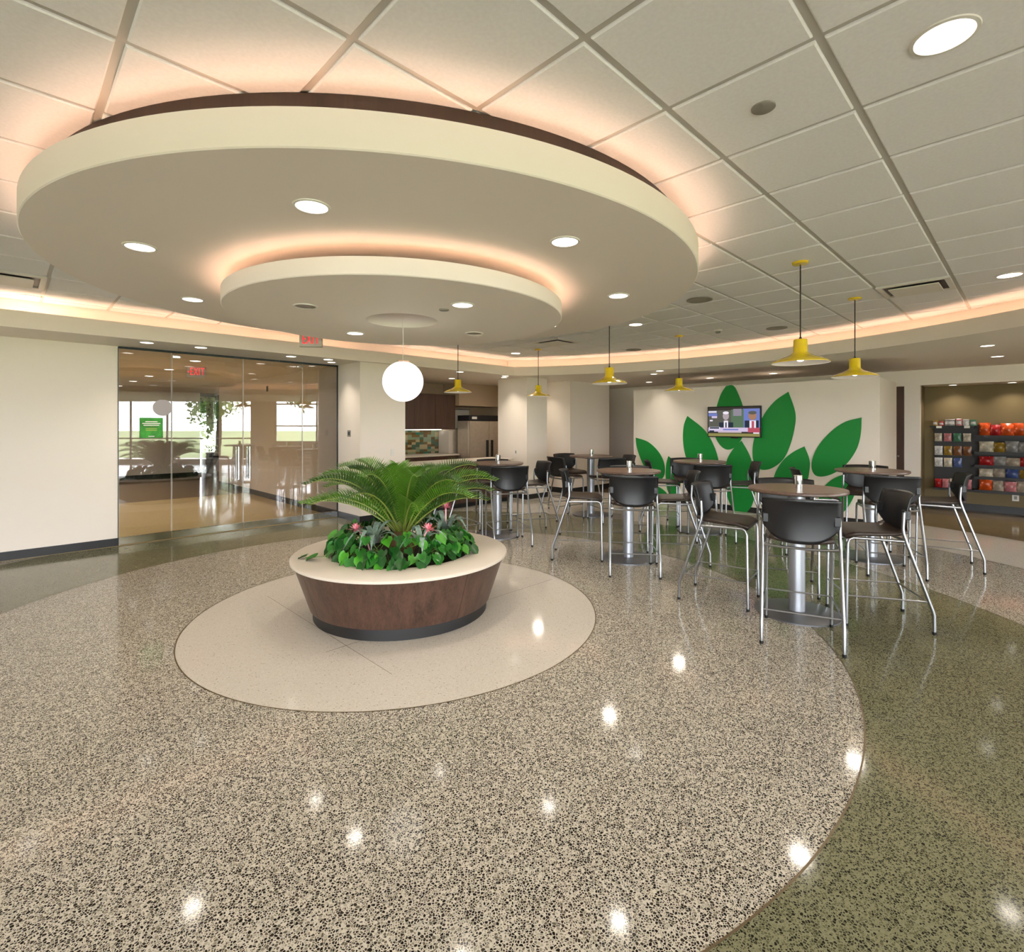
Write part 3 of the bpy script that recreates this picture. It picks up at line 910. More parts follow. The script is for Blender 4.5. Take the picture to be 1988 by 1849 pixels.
hm = [heart(M['pothos']), heart(M['pothos_d']), heart(M['pothos_l'])]
rnd = random.Random(3)
NPL = 14
pn = ['front', 'front right', 'right front', 'right', 'right rear', 'rear right', 'rear', 'rear left', 'left rear', 'far left', 'left', 'left front', 'front left', 'front middle']
for k in range(NPL):
    az = 2 * PI * k / NPL - PI / 2
    rc = .43
    e = empty('pothos_plant', (CX + rc * math.cos(az), CY + rc * math.sin(az), .468), az, 'glossy green pothos at the %s of the planter' % pn[k], 'plant', 'pothos plants round the palm')
    stems = MB()
    for i in range(21):
        u = rnd.random() if i > 3 else 1.0; ph = rnd.uniform(-1.25, 1.25)
        rr = .03 + .215 * math.sqrt(u); ph2 = rnd.uniform(-1.7, 1.7)
        x = rr * math.cos(ph2) * .8; y = rr * math.sin(ph2) * 1.15
        z = max(.055, .235 - .95 * max(0, x) + rnd.uniform(-.045, .045))
        out = max(0, x) * 3
        pitch = rnd.uniform(.35, 1.15)
        sc = rnd.uniform(.72, 1.12)
        lf = link('leaf', hm[rnd.choice((0, 0, 0, 1, 1, 1, 2))], e, (x, y, z), (rnd.uniform(-.5, .5), pitch, math.atan2(y, x + .1) + rnd.uniform(-.7, .7)))
        lf.scale = (sc, sc, sc)
        stems.tube([(0, 0, 0), (x * .5, y * .5, z * .7), (x, y, z)], .0025, 4, False)
    stems.build('stems', M['stem'], e)
# stray runner on the stone rim at the left
e = empty('pothos_runner', (CX - .60, CY - .30, .502), 0, 'single pothos runner trailing over the rim at the left', 'plant')
MB().tube([(.10, .06, .03), (.02, .02, .012), (-.06, -.01, .012), (-.14, .0, .006)], .003, 5).build('stem', M['stem'], e)
for (x, y, z, rz, s) in ((-.03, -.03, .03, 3.6, 1.15), (-.13, .0, .022, 3.1, .9)):
    o = link('leaf', hm[0], e, (x, y, z), (0, .25, rz)); o.scale = (s, s, s)

# ------------------------------------------------------------------ bromeliads
M['brom'] = mat('silver_bromeliad', '#7E9486', .5, var=.35, vscale=30)
M['pink'] = mat('pink_bract', '#F07C92', .45, var=.15, vscale=20)
M['pinkl'] = mat('pale_pink_bract', '#F6B6BE', .45)
def strap(L, w, az, rise, m, name, parent, arch=.5):
    ca, sa = math.cos(az), math.sin(az)
    def fn(u, v):
        t = v
        r = L * (t * .8 + .1 * t * t); z = rise * L * (t * 1.5 - t * t * (1.0 + arch))
        ww = w * (1 - t ** 3) * (.55 + .9 * t * (1 - t) * 2)
        s = (u - .5) * 2
        return (r * ca - s * ww * sa, r * sa + s * ww * ca, z + .25 * abs(s) * ww)
    return MB().grid(fn, 2, 8).build(name, m, parent, 'all')
for bi, (x, y, z, L, n, fx, fy, fz, lb) in enumerate(((-1.15, 4.27, .60, .30, 9, -.16, .06, .13, 'silver-leaved bromeliad with a pink bloom, front left of the palm'),
                                            (-.74, 4.23, .60, .26, 8, .06, -.05, .16, 'silver-leaved bromeliad with a pink bloom, front right of the palm'),
                                            (-.60, 4.68, .62, .28, 9, .0, .0, .24, 'silver-leaved bromeliad with a pink bloom, behind right of the palm'))):
    e = empty('bromeliad', (x, y, z), 0, lb, 'plant', 'bromeliads in the planter')
    for k in range(n):
        strap(L * rnd.uniform(.85, 1.15), .026, 2 * PI * k / n + rnd.uniform(-.2, .2) - 1.2, rnd.uniform(.9, 1.5), M['brom'], 'leaf', e, rnd.uniform(.2, .7))
    MB().tube([(0, 0, -.1), (fx * .5, fy * .5, fz * .7), (fx, fy, fz)], .007, 6).build('flower_stalk', M['pinkl'], e, True)
    fl = empty('flower', (fx, fy, fz)); fl.parent = e
    mb = MB()
    for k in range(26):
        az = k * 2.399; el = -.2 + 1.6 * (k / 26)
        d = Vector((math.cos(az) * math.cos(el), math.sin(az) * math.cos(el), math.sin(el)))
        s = d.cross(Vector((0, 0, 1))).normalized() * .012
        Lp = .075 if k < 16 else .06
        mb.cur = k % 2
        mb.add([d * .008 - s * .5, d * .008 + s * .5, d * Lp * .5 + s, d * Lp, d * Lp * .5 - s], [(0, 1, 2, 4), (4, 2, 3)])
    mb.build('bracts', [M['pink'], M['pinkl']], fl)

# ------------------------------------------------------------------ bar tables
TB = dict(T1=(2.445, 4.43), T2=(1.407, 6.24), T3=(1.424, 9.32), T4=(2.855, 7.86), T5=(4.36, 6.26), T6=(-.215, 7.55))
TN = dict(T1='front table, the one nearest the camera', T2='second table left of the front one', T3='farthest table by the pale columns',
          T4='table before the television', T5='rightmost table by the snack niche', T6='table behind the palm planter')
top_m = MB().lathe([(.0001, 1.034), (.365, 1.034), (.381, 1.044), (.381, 1.060), (.377, 1.066), (.0001, 1.067)], 64).mesh('table_top', M['tabletop'], True)
col_m = MB().lathe([(.064, .016), (.064, 1.02)], 32).mesh('column', M['silverpaint'], True)
bas_m = MB().lathe([(.332, 0), (.332, .010), (.322, .014), (.10, .020), (.066, .022)], 64, cap0=True).mesh('base_plate', M['baseplate'], True)
mnt_m = MB().lathe([(.064, 1.0), (.19, 1.02), (.19, 1.034)], 32).mesh('mounting_plate', M['silverpaint'], True)
vas_m = MB().lathe([(.0001, .004), (.034, .004), (.034, .0), (.036, .0), (.036, .105), (.033, .108), (.031, .105), (.031, .01), (.0001, .01)], 32).mesh('body', M['chrome'], True)
for k, (x, y) in TB.items():
    e = empty('bar_table', (x, y, 0), 0, 'round bar table with silver column, ' + TN[k], 'table', 'round bar tables')
    link('table_top', top_m, e); link('column', col_m, e); link('base_plate', bas_m, e); link('mounting_plate', mnt_m, e)
    link('napkin_holder', vas_m, None, (x + .01, y, 1.067), label='small shiny metal cup on the ' + TN[k], cat='metal cup', group='metal cups on the tables')

# ------------------------------------------------------------------ bar stools
def stool_parts():
    P = []
    RX, FX = .258, .232
    def rear(s):
        pts = [(s * RX, -.300, .012), (s * RX, -.298, .15), (s * RX, -.290, .178), (s * (RX - .004), -.120, .690), (s * (RX - .005), -.100, .760), (s * (RX - .006), -.096, .80), (s * (RX - .008), -.104, .925)]
        return MB().tube(pts, .0125, 10).mesh('rear_leg', M['silver'], True)
    def front(s):
        pts = [(s * FX, .285, .012), (s * FX, .275, .66), (s * FX, .262, .695), (s * FX, .235, .708), (s * (FX + .01), .10, .706), (s * (RX - .012), -.115, .700)]
        return MB().tube(pts, .0115, 10).mesh('front_leg', M['silver'], True)
    gl = MB().lathe([(.0001, 0), (.013, 0), (.0145, .004), (.0145, .022), (.0001, .022)], 12).mesh('foot_glide', M['rubber'], True)
    for s in (-1, 1):
        P.append(('rear_leg', rear(s), [('foot_glide', gl, (s * RX, -.300, 0))]))
        P.append(('front_leg', front(s), [('foot_glide', gl, (s * FX, .285, 0))]))
    zb = .245
    P.append(('footrest_bar', MB().tube([(-RX + .004, -.264, zb), (RX - .004, -.264, zb)], .0065, 8).mesh('footrest_bar', M['silver'], True), []))
    P.append(('footrest_bar', MB().tube([(-FX, .281, zb), (FX, .281, zb)], .0065, 8).mesh('footrest_bar', M['silver'], True), []))
    for s in (-1, 1):
        P.append(('side_bar', MB().tube([(s * (RX - .002), -.268, zb), (s * FX, .281, zb)], .0065, 8).mesh('side_bar', M['silver'], True), []))
    P.append(('seat_rail', MB().tube([(-RX + .006, -.115, .695), (-.12, -.14, .690), (.12, -.14, .690), (RX - .006, -.115, .695)], .0105, 8).mesh('seat_rail', M['silver'], True), []))
    def seat(u, v):
        s = (u - .5) * 2
        hw = .20 + .035 * math.sin(min(1, v * 1.6) * PI / 2)
        if v > .85: hw -= .03 * ((v - .85) / .15) ** 2
        y = -.165 + .455 * v
        z = .752 - .012 * (1 - s * s) * (1 - v) + .014 * s * s * (1 - v)
        if v > .78: z -= .035 * ((v - .78) / .22) ** 2
        if v < .2: z += .02 * ((.2 - v) / .2) ** 2
        return (s * hw, y + (.02 * s * s if v < .3 else 0), z)
    P.append(('seat', MB().grid(seat, 12, 14, .030).mesh('seat', M['brownplastic'], 'all'), []))
    def back(u, v):
        s = (u - .5) * 2
        zb_ = .735 + .115 * abs(s) ** 3.4
        zt_ = 1.068 - .008 * s * s
        z = zb_ + (zt_ - zb_) * v
        hw = .252 - .03 * max(0, (.92 - z)) / .18 * .6
        k = (z - .74) / .33
        y = -.172 + .075 * s * s - .035 * (k - .45) ** 2 * 4 * .5 - .03 * k
        if k > .85: y -= .012 * ((k - .85) / .15) ** 2
        return (s * hw, y, z)
    P.append(('backrest', MB().grid(back, 16, 14, -.012).mesh('backrest', M['black'], 'all'), []))
    for s in (-1, 1):
        P.append(('back_bracket', MB().rbox(s * .232 - .022, s * .232 + .022, -.150, -.098, .868, .942, .006).mesh('back_bracket', M['black'], False), []))
    return P
SP = stool_parts()
def stool(x, y, face, label):
    """(x, y): middle of the rear feet; face: direction the sitter looks"""
    L = math.hypot(*face); fx, fy = face[0] / L, face[1] / L
    rz = math.atan2(fy, fx) - PI / 2
    e = empty('bar_stool', (x + fx * .30, y + fy * .30, 0), rz, label, 'bar stool', 'black and silver bar stools')
    for (nm, me, sub) in SP:
        o = link(nm, me, e)
        for (n2, m2, l2) in sub: link(n2, m2, o, l2)
ST = [
    ('T1', 2.065, 3.68, 'black bar stool with its back to the camera, nearest of all'),
    ('T1', 1.69, 4.97, 'black bar stool left of the front table, facing right'),
    ('T1', 3.30, 4.20, 'black bar stool right of the front table, facing left'),
    ('T1', 2.83, 5.38, 'black bar stool on the far side of the front table'),
    ('T2', 1.29, 5.41, 'black bar stool with its back to the camera, before the second table from the front'),
    ('T2', .52, 6.39, 'black bar stool left of the second table, nearest the cream disc'),
    ('T2', 2.285, 6.10, 'black bar stool right of the second table, just behind the front left stool'),
    ('T2', 1.62, 7.12, 'black bar stool on the far side of the second table'),
    ('T3', .62, 8.86, 'black bar stool left of the farthest table'),
    ('T3', .93, 10.12, 'black bar stool behind the farthest table, its front to the camera'),
    ('T3', 2.30, 9.50, 'black bar stool right of the farthest table'),
    ('T3', 1.72, 8.46, 'black bar stool with its back to the camera at the farthest table'),
    ('T4', 2.78, 7.02, 'black bar stool with its back to the camera at the table before the television'),
    ('T4', 1.99, 8.05, 'black bar stool left of the table before the television'),
    ('T4', 3.75, 7.62, 'black bar stool right of the table before the television'),
    ('T4', 2.90, 8.75, 'black bar stool on the far side of the table before the television'),
    ('T5', 4.03, 5.40, 'black bar stool with its back to the camera at the rightmost table'),
    ('T5', 5.21, 5.77, 'rightmost black bar stool, before the snack rack'),
    ('T5', 3.49, 6.62, 'black bar stool left of the rightmost table'),
    ('T5', 4.88, 7.15, 'black bar stool on the far side of the rightmost table'),
    ('T6', .02, 6.75, 'black bar stool with its back to the camera, right behind the palm'),
    ('T6', -1.03, 7.05, 'black bar stool partly behind the palm fronds'),
    ('T6', .62, 7.85, 'black bar stool right of the table behind the palm'),
    ('T6', -.33, 8.46, 'black bar stool on the far side of the table behind the palm'),
]
for (t, x, y, lb) in ST:
    stool(x, y, (TB[t][0] - x, TB[t][1] - y), lb)

# ------------------------------------------------------------------ mural leaves
def on_plane(px, py, s):
    u = (px - 994) / FPX; Y = s / (1 + u)
    return Vector((u * Y, Y, CAMZ - (py - 827) * Y / FPX))
s_mural = 9.83 / R2
def spline(pts, n=6):
    """open Catmull-Rom from first to last point (the tip stays sharp)"""
    out = []
    for i in range(len(pts) - 1):
        p0 = pts[max(i - 1, 0)]; p1 = pts[i]; p2 = pts[i + 1]; p3 = pts[min(i + 2, len(pts) - 1)]
        for k in range(n):
            t = k / n
            out.append(tuple(.5 * ((2 * p1[d]) + (-p0[d] + p2[d]) * t + (2 * p0[d] - 5 * p1[d] + 4 * p2[d] - p3[d]) * t * t + (-p0[d] + 3 * p1[d] - 3 * p2[d] + p3[d]) * t ** 3) for d in (0, 1)))
    return out
LV = [
    ([(1235, 850), (1237, 868), (1244, 890), (1255, 912), (1268, 927), (1281, 932), (1289, 925), (1291, 910), (1287, 892), (1276, 874), (1258, 858), (1235, 850)], 'small green mural leaf at the far left of the partition'),
    ([(1298, 886), (1294, 902), (1293, 925), (1296, 950), (1305, 966), (1316, 962), (1321, 940), (1320, 918), (1312, 898), (1298, 886)], 'narrow green mural leaf left of the table before the television'),
    ([(1258, 940), (1264, 955), (1274, 967), (1290, 974), (1300, 970), (1294, 957), (1280, 946), (1258, 940)], 'low green mural leaf at the bottom left'),
    ([(1335, 808), (1328, 828), (1327, 858), (1333, 890), (1347, 920), (1367, 940), (1387, 944), (1396, 925), (1395, 895), (1386, 865), (1368, 835), (1335, 808)], 'tall green mural leaf left of the television'),
    ([(1410, 750), (1400, 766), (1392, 790), (1386, 815), (1387, 840), (1396, 861), (1411, 873), (1428, 868), (1441, 850), (1446, 825), (1443, 792), (1434, 766), (1424, 749), (1410, 750)], 'green mural leaf behind the television'),
    ([(1531, 761), (1506, 778), (1486, 802), (1470, 835), (1462, 868), (1464, 897), (1476, 911), (1497, 910), (1520, 893), (1534, 865), (1543, 830), (1544, 800), (1531, 761)], 'largest upright green mural leaf right of the television'),
    ([(1440, 856), (1424, 872), (1412, 893), (1408, 920), (1409, 950), (1420, 982), (1440, 1000), (1458, 985), (1466, 955), (1465, 920), (1456, 885), (1440, 856)], 'green mural leaf standing under the television'),
    ([(1562, 867), (1540, 878), (1520, 895), (1505, 920), (1500, 950), (1508, 975), (1530, 985), (1552, 970), (1566, 940), (1572, 910), (1571, 890), (1562, 867)], 'green mural leaf behind the front table'),
    ([(1673, 811), (1642, 819), (1616, 836), (1592, 862), (1578, 890), (1577, 913), (1588, 925), (1612, 922), (1640, 905), (1662, 875), (1671, 845), (1673, 811)], 'big slanting green mural leaf at the right'),
    ([(1668, 921), (1642, 921), (1616, 931), (1597, 950), (1590, 975), (1600, 1000), (1622, 1006), (1646, 985), (1661, 955), (1668, 921)], 'low green mural leaf behind the rightmost table'),
]
nrm = Vector((-R2, -R2, 0))
for pts, lb in LV:
    sp = spline(pts)
    poly = [on_plane(p[0], p[1], s_mural) + nrm * .001 for p in sp]
    # drop duplicates
    MB().solid(poly, nrm * .016).build('mural_leaf', M['leafgreen'], None, label=lb, cat='wall decoration', group='green mural leaves')

# ------------------------------------------------------------------ television
s_tv = s_mural
tvb0, tvb1, tz0, tz1 = 4.377, 3.393, 1.385, 1.965
x, y = ab(9.74, (tvb0 + tvb1) / 2)
tv = empty('television', (x, y, (tz0 + tz1) / 2), math.radians(-45), 'flat screen television showing a news programme on the mural', 'television')
hw, hh = (tvb0 - tvb1) / 2, (tz1 - tz0) / 2
MB().rbox(-hw, hw, -.025, .025, -hh, hh, .006).build('casing', M['black'], tv)
MB().box(-.12, .12, .025, .075, -.15, .15).build('wall_bracket', M['base'], tv)
MB().box(-.05, .08, -.02, .0, -hh - .02, -hh + .004).build('sensor_bar', M['base'], tv)
cols = ['#3A3630', '#5A5A52', '#6E7AB8', '#D8D4E6', '#A89CA0', '#B4A4A0', '#2C3440', '#E4DCE8', '#8C8490', '#B05060', '#A07860', '#587058', '#C8B8D4', '#8A8450']
SM = [emis('screen_colour_%d' % i, c, .6) for i, c in enumerate(cols)]
pic = MB()
iw, ih = hw - .018, hh - .018
def q(x0, x1, y0, y1, ci, lay):
    pic.cur = ci; yy = -.0262 - .0004 * lay
    X = lambda t: -iw + 2 * iw * t
    Z = lambda t: ih - 2 * ih * t
    pic.add([(X(x0), yy, Z(y1)), (X(x1), yy, Z(y1)), (X(x1), yy, Z(y0)), (X(x0), yy, Z(y0))], [(0, 1, 2, 3)])
def ov(cx_, cy_, rx, ry, ci, lay):
    pic.cur = ci; yy = -.0262 - .0004 * lay
    pic.add([(-iw + 2 * iw * (cx_ + rx * math.cos(2 * PI * k / 18)), yy, ih - 2 * ih * (cy_ + ry * math.sin(2 * PI * k / 18))) for k in range(18)], [tuple(range(18))[::-1]])
q(0, 1, 0, 1, 0, 0); q(0, .56, .10, .72, 1, 1); q(.46, .70, .08, .72, 11, 2); q(.68, 1, .06, .72, 2, 1)
q(.50, .66, .06, .30, 8, 3); q(.0, .17, .12, .18, 3, 3); q(.0, .18, .20, .30, 2, 3); q(.07, .18, .30, .37, 12, 4); q(.03, .09, .43, .48, 7, 4)
ov(.355, .30, .062, .14, 4, 4); q(.22, .50, .52, .70, 6, 3); q(.315, .40, .46, .70, 7, 4); q(.345, .372, .52, .70, 6, 5)
ov(.355, .19, .060, .05, 7, 5)
ov(.865, .30, .075, .15, 10, 4); ov(.865, .20, .078, .06, 1, 5); q(.72, .98, .46, .72, 6, 3); q(.81, .93, .46, .72, 7, 4); q(.85, .895, .48, .74, 9, 5)
q(0, .78, .70, .84, 12, 4); q(.02, .24, .68, .76, 3, 5); q(.03, .22, .69, .74, 6, 6); q(.30, .60, .745, .79, 2, 5); q(.02, .12, .80, .85, 6, 5)
q(.78, 1, .70, .86, 9, 4); q(.88, .99, .86, .90, 7, 5); q(.20, .66, .84, .88, 5, 4); q(0, 1, .90, 1, 13, 2)
pic.build('screen_picture', SM, tv, label='news picture with two suited presenters')

# ------------------------------------------------------------------ kitchen nook
def abx(name, a0, a1, b0, b1, z0, z1, m, parent=None, **kw):
    return MB().abox(a0, a1, b0, b1, z0, z1).build(name, M[m] if isinstance(m, str) else m, parent, **kw)
isl = empty('kitchen_island', (*ab(6.5, 8.0), 0), 0, 'dark wood kitchen island behind the palm', 'counter')
def in_parent(o, p):
    o.parent = p; o.matrix_parent_inverse = Matrix.Translation(-Vector(p.location)) if p.rotation_euler[2] == 0 else p.matrix_world.inverted()
    return o
in_parent(abx('body', 5.15, 7.75, 7.80, 8.42, .09, .87, 'cabinet'), isl)
in_parent(abx('toe_kick', 5.17, 7.73, 7.85, 8.40, 0, .09, 'base'), isl)
in_parent(abx('worktop', 5.13, 7.80, 7.76, 8.46, .87, .905, 'quartz'), isl)
for k in range(3):
    in_parent(abx('front_panel', 5.17 + .86 * k, 5.17 + .86 * k + .845, 7.782, 7.80, .10, .86, 'walnut'), isl)
bc = empty('base_cabinet', (*ab(7.0, 10.3), 0), 0, 'dark kitchen base cabinet against the nook wall', 'cabinet')
in_parent(abx('body', 6.2, 8.12, 10.02, 10.595, .09, .87, 'cabinet'), bc)
for k in range(3): in_parent(abx('door', 6.21 + .635 * k, 6.84 + .635 * k, 10.0, 10.02, .1, .86, 'cabinet'), bc)
wt = abx('worktop', 6.18, 8.14, 9.98, 10.565, .87, .91, 'quartz', label='pale stone worktop along the nook wall', cat='worktop')
for k, (a0, a1, lb) in enumerate(((6.25, 6.85, 'left'), (6.85, 7.45, 'middle'), (7.45, 8.06, 'right'))):
    uc = empty('wall_cabinet', (*ab(a0, 10.3), 1.515), 0, 'dark wood kitchen wall cabinet, %s of three' % lb, 'cabinet', 'kitchen wall cabinets')
    in_parent(abx('body', a0, a1, 10.07, 10.595, 1.515, 2.36, 'cabinet'), uc)
    in_parent(abx('door', a0 + .003, a1 - .003, 10.05, 10.07, 1.515, 2.36, 'cabinet'), uc)
m = bpy.data.materials.new('glass_mosaic'); m.use_nodes = True
nt = m.node_tree; p = nt.nodes['Principled BSDF']
tc = nt.nodes.new('ShaderNodeTexCoord'); mp = nt.nodes.new('ShaderNodeMapping'); mp.inputs['Rotation'].default_value = (0, 0, -PI / 4)
sn = nt.nodes.new('ShaderNodeVectorMath'); sn.operation = 'SNAP'; sn.inputs[1].default_value = (.115, 50, .06)
vo = nt.nodes.new('ShaderNodeTexWhiteNoise'); nt.links.new(sn.outputs[0], vo.inputs['Vector'])
rp = nt.nodes.new('ShaderNodeValToRGB'); rp.color_ramp.interpolation = 'CONSTANT'
el = rp.color_ramp.elements; el[0].position = 0; el[0].color = (*lin('#5E4A2C'), 1); el[1].position = .22; el[1].color = (*lin('#7E8A6C'), 1)
for pos, c in ((.45, '#4E6450'), (.62, '#A89A74'), (.78, '#2E6A58'), (.86, '#6E5A34')):
    q_ = el.new(pos); q_.color = (*lin(c), 1)
sp_ = nt.nodes.new('ShaderNodeSeparateColor')
nt.links.new(tc.outputs['Object'], mp.inputs[0]); nt.links.new(mp.outputs[0], sn.inputs[0]); nt.links.new(vo.outputs['Color'], sp_.inputs[0])
nt.links.new(sp_.outputs[0], rp.inputs[0]); nt.links.new(rp.outputs[0], p.inputs['Base Color']); p.inputs['Roughness'].default_value = .15
abx('backsplash', 6.2, 8.10, 10.57, 10.595, .915, 1.51, m, label='green and brown mosaic backsplash above the worktop', cat='backsplash')
e = empty('under_cabinet_light', (*ab(7.0, 10.4), 1.49), 0, 'slim light strip under the wall cabinets', 'light')
in_parent(abx('diffuser', 6.3, 7.9, 10.40, 10.44, 1.497, 1.513, M['lens']), e)
e = empty('drink_dispenser', (*ab(8.3, 10.3), .91), 0, 'stainless drink dispenser left of the refrigerator', 'appliance')
in_parent(abx('body', 8.05, 8.62, 10.16, 10.56, .60, 1.47, 'steel'), e)
in_parent(abx('side_post', 7.93, 8.05, 10.14, 10.56, .915, 1.47, 'quartz'), e)
in_parent(abx('top_panel', 7.93, 8.62, 10.14, 10.56, 1.47, 1.505, 'steel'), e)
e = empty('microwave', (*ab(8.3, 10.3), 1.5), 0, 'dark grey appliance between the wall cabinets and the refrigerator', 'appliance')
in_parent(abx('body', 8.07, 8.58, 10.12, 10.58, 1.515, 2.02, 'frame_dark'), e)
in_parent(abx('front', 8.10, 8.56, 10.10, 10.12, 1.53, 2.0, 'grey_plastic'), e)
fr = empty('refrigerator', (*ab(8.75, 10.1), 0), 0, 'stainless double door refrigerator with a black top panel', 'refrigerator')
in_parent(abx('cabinet', 8.16, 9.40, 9.68, 10.08, .1, 1.72, 'steel'), fr)
in_parent(abx('grille', 8.16, 9.40, 9.65, 10.08, 1.72, 1.86, 'black'), fr)
in_parent(abx('nameplate', 8.26, 8.42, 9.645, 9.65, 1.765, 1.825, 'white_plastic'), fr)
for (a0, a1, hnd) in ((8.17, 8.80, 8.73), (8.81, 9.39, 8.89)):
    d = in_parent(abx('door', a0, a1, 9.62, 9.68, .16, 1.71, 'steel'), fr)
    h = abx('handle', hnd - .03, hnd + .03, 9.59, 9.62, .82, 1.24, 'base'); h.parent = d
in_parent(abx('plinth', 8.2, 9.36, 9.72, 10.0, 0, .1, 'base'), fr)
for (a_, b_, lb) in ((7.2, 9.1, 'added nook downlight before the wall cabinets'), (8.7, 8.95, 'added nook downlight before the refrigerator')):  # unseen lamps, added to brighten the dark nook and refrigerator
    x, y = ab(a_, b_); downlight(x, y, Z_SOF, lb, 'added downlights in the kitchen nook', .07, power=1.1, spread=150)
wall('wall_nook_bulkhead', 8.1, 9.45, 9.95, 10.6, 2.10, 2.7, 'nookwall')

# ------------------------------------------------------------------ switches and small wall things
def plate(a, b, z, face, label, m='white_plastic', w=.035, h=.058, inner='grey_plastic', name='wall_switch', cat='switch'):
    e = empty(name, (*ab(a, b), z), 0, label, cat)
    if face == 'a':   # on a wall facing -a
        in_parent(abx('plate', a - .006, a, b - w, b + w, z - h, z + h, m), e)
        in_parent(abx('rocker', a - .010, a - .006, b - w * .45, b + w * .45, z - h * .5, z + h * .5, inner), e)
    else:
        in_parent(abx('plate', a - w, a + w, b - .006, b, z - h, z + h, m), e)
        in_parent(abx('rocker', a - w * .45, a + w * .45, b - .010, b - .006, z - h * .5, z + h * .5, inner), e)
plate(4.247, 8.16, 1.47, 'a', 'square grey card reader on the pier beside the glass', 'grey_plastic', .055, .055, 'base', 'card_reader', 'card reader')
plate(8.146, 8.02, 1.02, 'a', 'light switch on the pier by the refrigerator')
plate(4.86, 7.79, 1.14, 'b', 'white light switch on the column behind the palm', inner='white_plastic')
plate(13.01, .16, .30, 'a', 'white socket plate under the snack rack', 'white_plastic', .045, .06, 'grey_plastic', 'wall_socket', 'socket')
plate(4.247, 11.9, 2.42, 'a', 'small dark device high on the corridor wall', 'base', .05, .06, 'base', 'wall_sensor', 'sensor')

# poster on the glass
x, y = ab(1.52, B_GLASS - .009)
M['poster'] = mat('poster_green', '#2E8A1E', .5, var=.5, vscale=9)
po = empty('notice', (x, y, 1.572), math.radians(45), 'square green notice stuck on the left glass sidelight', 'notice')
MB().box(-.135, .135, -.002, 0, -.14, .14).build('sheet', M['poster'], po)
for (z, w, c) in ((.085, .07, 'white_plastic'), (.060, .105, 'white_plastic'), (.035, .09, 'white_plastic'), (.010, .06, 'frond'), (-.012, .065, 'foliage_light'), (-.035, .065, 'foliage_light'), (-.118, .035, 'white_plastic')):
    MB().box(-w, w, -.0028, -.002, z - .006, z + .006).build('printed_line', M[c], po)

# ------------------------------------------------------------------ lobby things behind the glass
e = empty('lobby_planter_box', (*ab(5.0, 18.6), 0), 0, 'black planter box below the dark lobby window', 'planter')
in_parent(abx('box', 4.7, 5.55, 18.45, 18.9, 0, .72, 'base'), e)
in_parent(abx('rim', 4.68, 5.57, 18.43, 18.92, .72, .745, 'grey_plastic'), e)
mb = MB(); rr_ = random.Random(5)
for k in range(260):
    a, b = rr_.uniform(4.72, 5.55), rr_.uniform(18.5, 18.88); x, y = ab(a, b); z = .75 + rr_.random() * .22
    d = Vector((rr_.uniform(-1, 1), rr_.uniform(-1, 1), rr_.uniform(.1, 1))).normalized() * .07; s = d.cross(Vector((.3, .7, .2))).normalized() * .02
    p0 = Vector((x, y, z)); mb.add([p0 - s, p0 + s, p0 + d], [(0, 1, 2)])
in_parent(mb.build('shrub_leaves', M['pothos_d']), e)
M['lilac'] = mat('lilac_cloth', '#A494B4', .8)
e = empty('draped_jacket', (*ab(5.05, 18.4), 0), 0, 'lilac cloth hanging over the black lobby planter', 'cloth')
def cl_(u, v):
    a = 5.02 + .34 * u + .05 * math.sin(v * 7 + u * 3); b = 18.41 - .03 * math.sin(u * 12) * v
    x, y = ab(a, b); return (x, y, .74 - .62 * v + .05 * math.sin(u * 5))
in_parent(MB().grid(cl_, 12, 10, .01).build('cloth', M['lilac'], None, 'all'), e)

# ------------------------------------------------------------------ snack rack and snacks
rk = empty('snack_rack', (*ab(12.9, .4), 0), 0, 'black wall rack filled with snacks in the niche', 'rack')
M['rack'] = mat('rack_black', '#1C1A1A', .5)
in_parent(abx('back_panel', 12.985, 13.005, -1.0, 1.30, .43, 1.62, 'rack'), rk)
in_parent(abx('top_shelf', 12.70, 13.0, .70, 1.34, 1.565, 1.60, 'rack'), rk)
for z in (1.50, 1.26, 1.01):
    in_parent(abx('peg_rail', 12.94, 12.985, .72, 1.30, z, z + .05, 'rack'), rk)
RS = [1.415, 1.115, .875, .665, .42]
for z in RS:
    in_parent(abx('shelf', 12.68, 12.99, -1.0, .70, z - .035, z, 'rack'), rk)
    in_parent(abx('shelf_lip', 12.665, 12.68, -1.0, .70, z - .04, z + .012, 'rack'), rk)
in_parent(abx('shelf', 12.68, 12.99, .70, 1.30, .42 - .035, .42, 'rack'), rk)
SC = {'orange': '#E2571C', 'red': '#B81E22', 'clear': '#B9A893', 'gold': '#A8822C', 'cream': '#D8CBB2', 'blue': '#4A5C94', 'pink': '#D8868A', 'brown': '#8A5630', 'silver': '#9C9894', 'green': '#4C8A68', 'white': '#E4DFDA'}
SMAT = {}
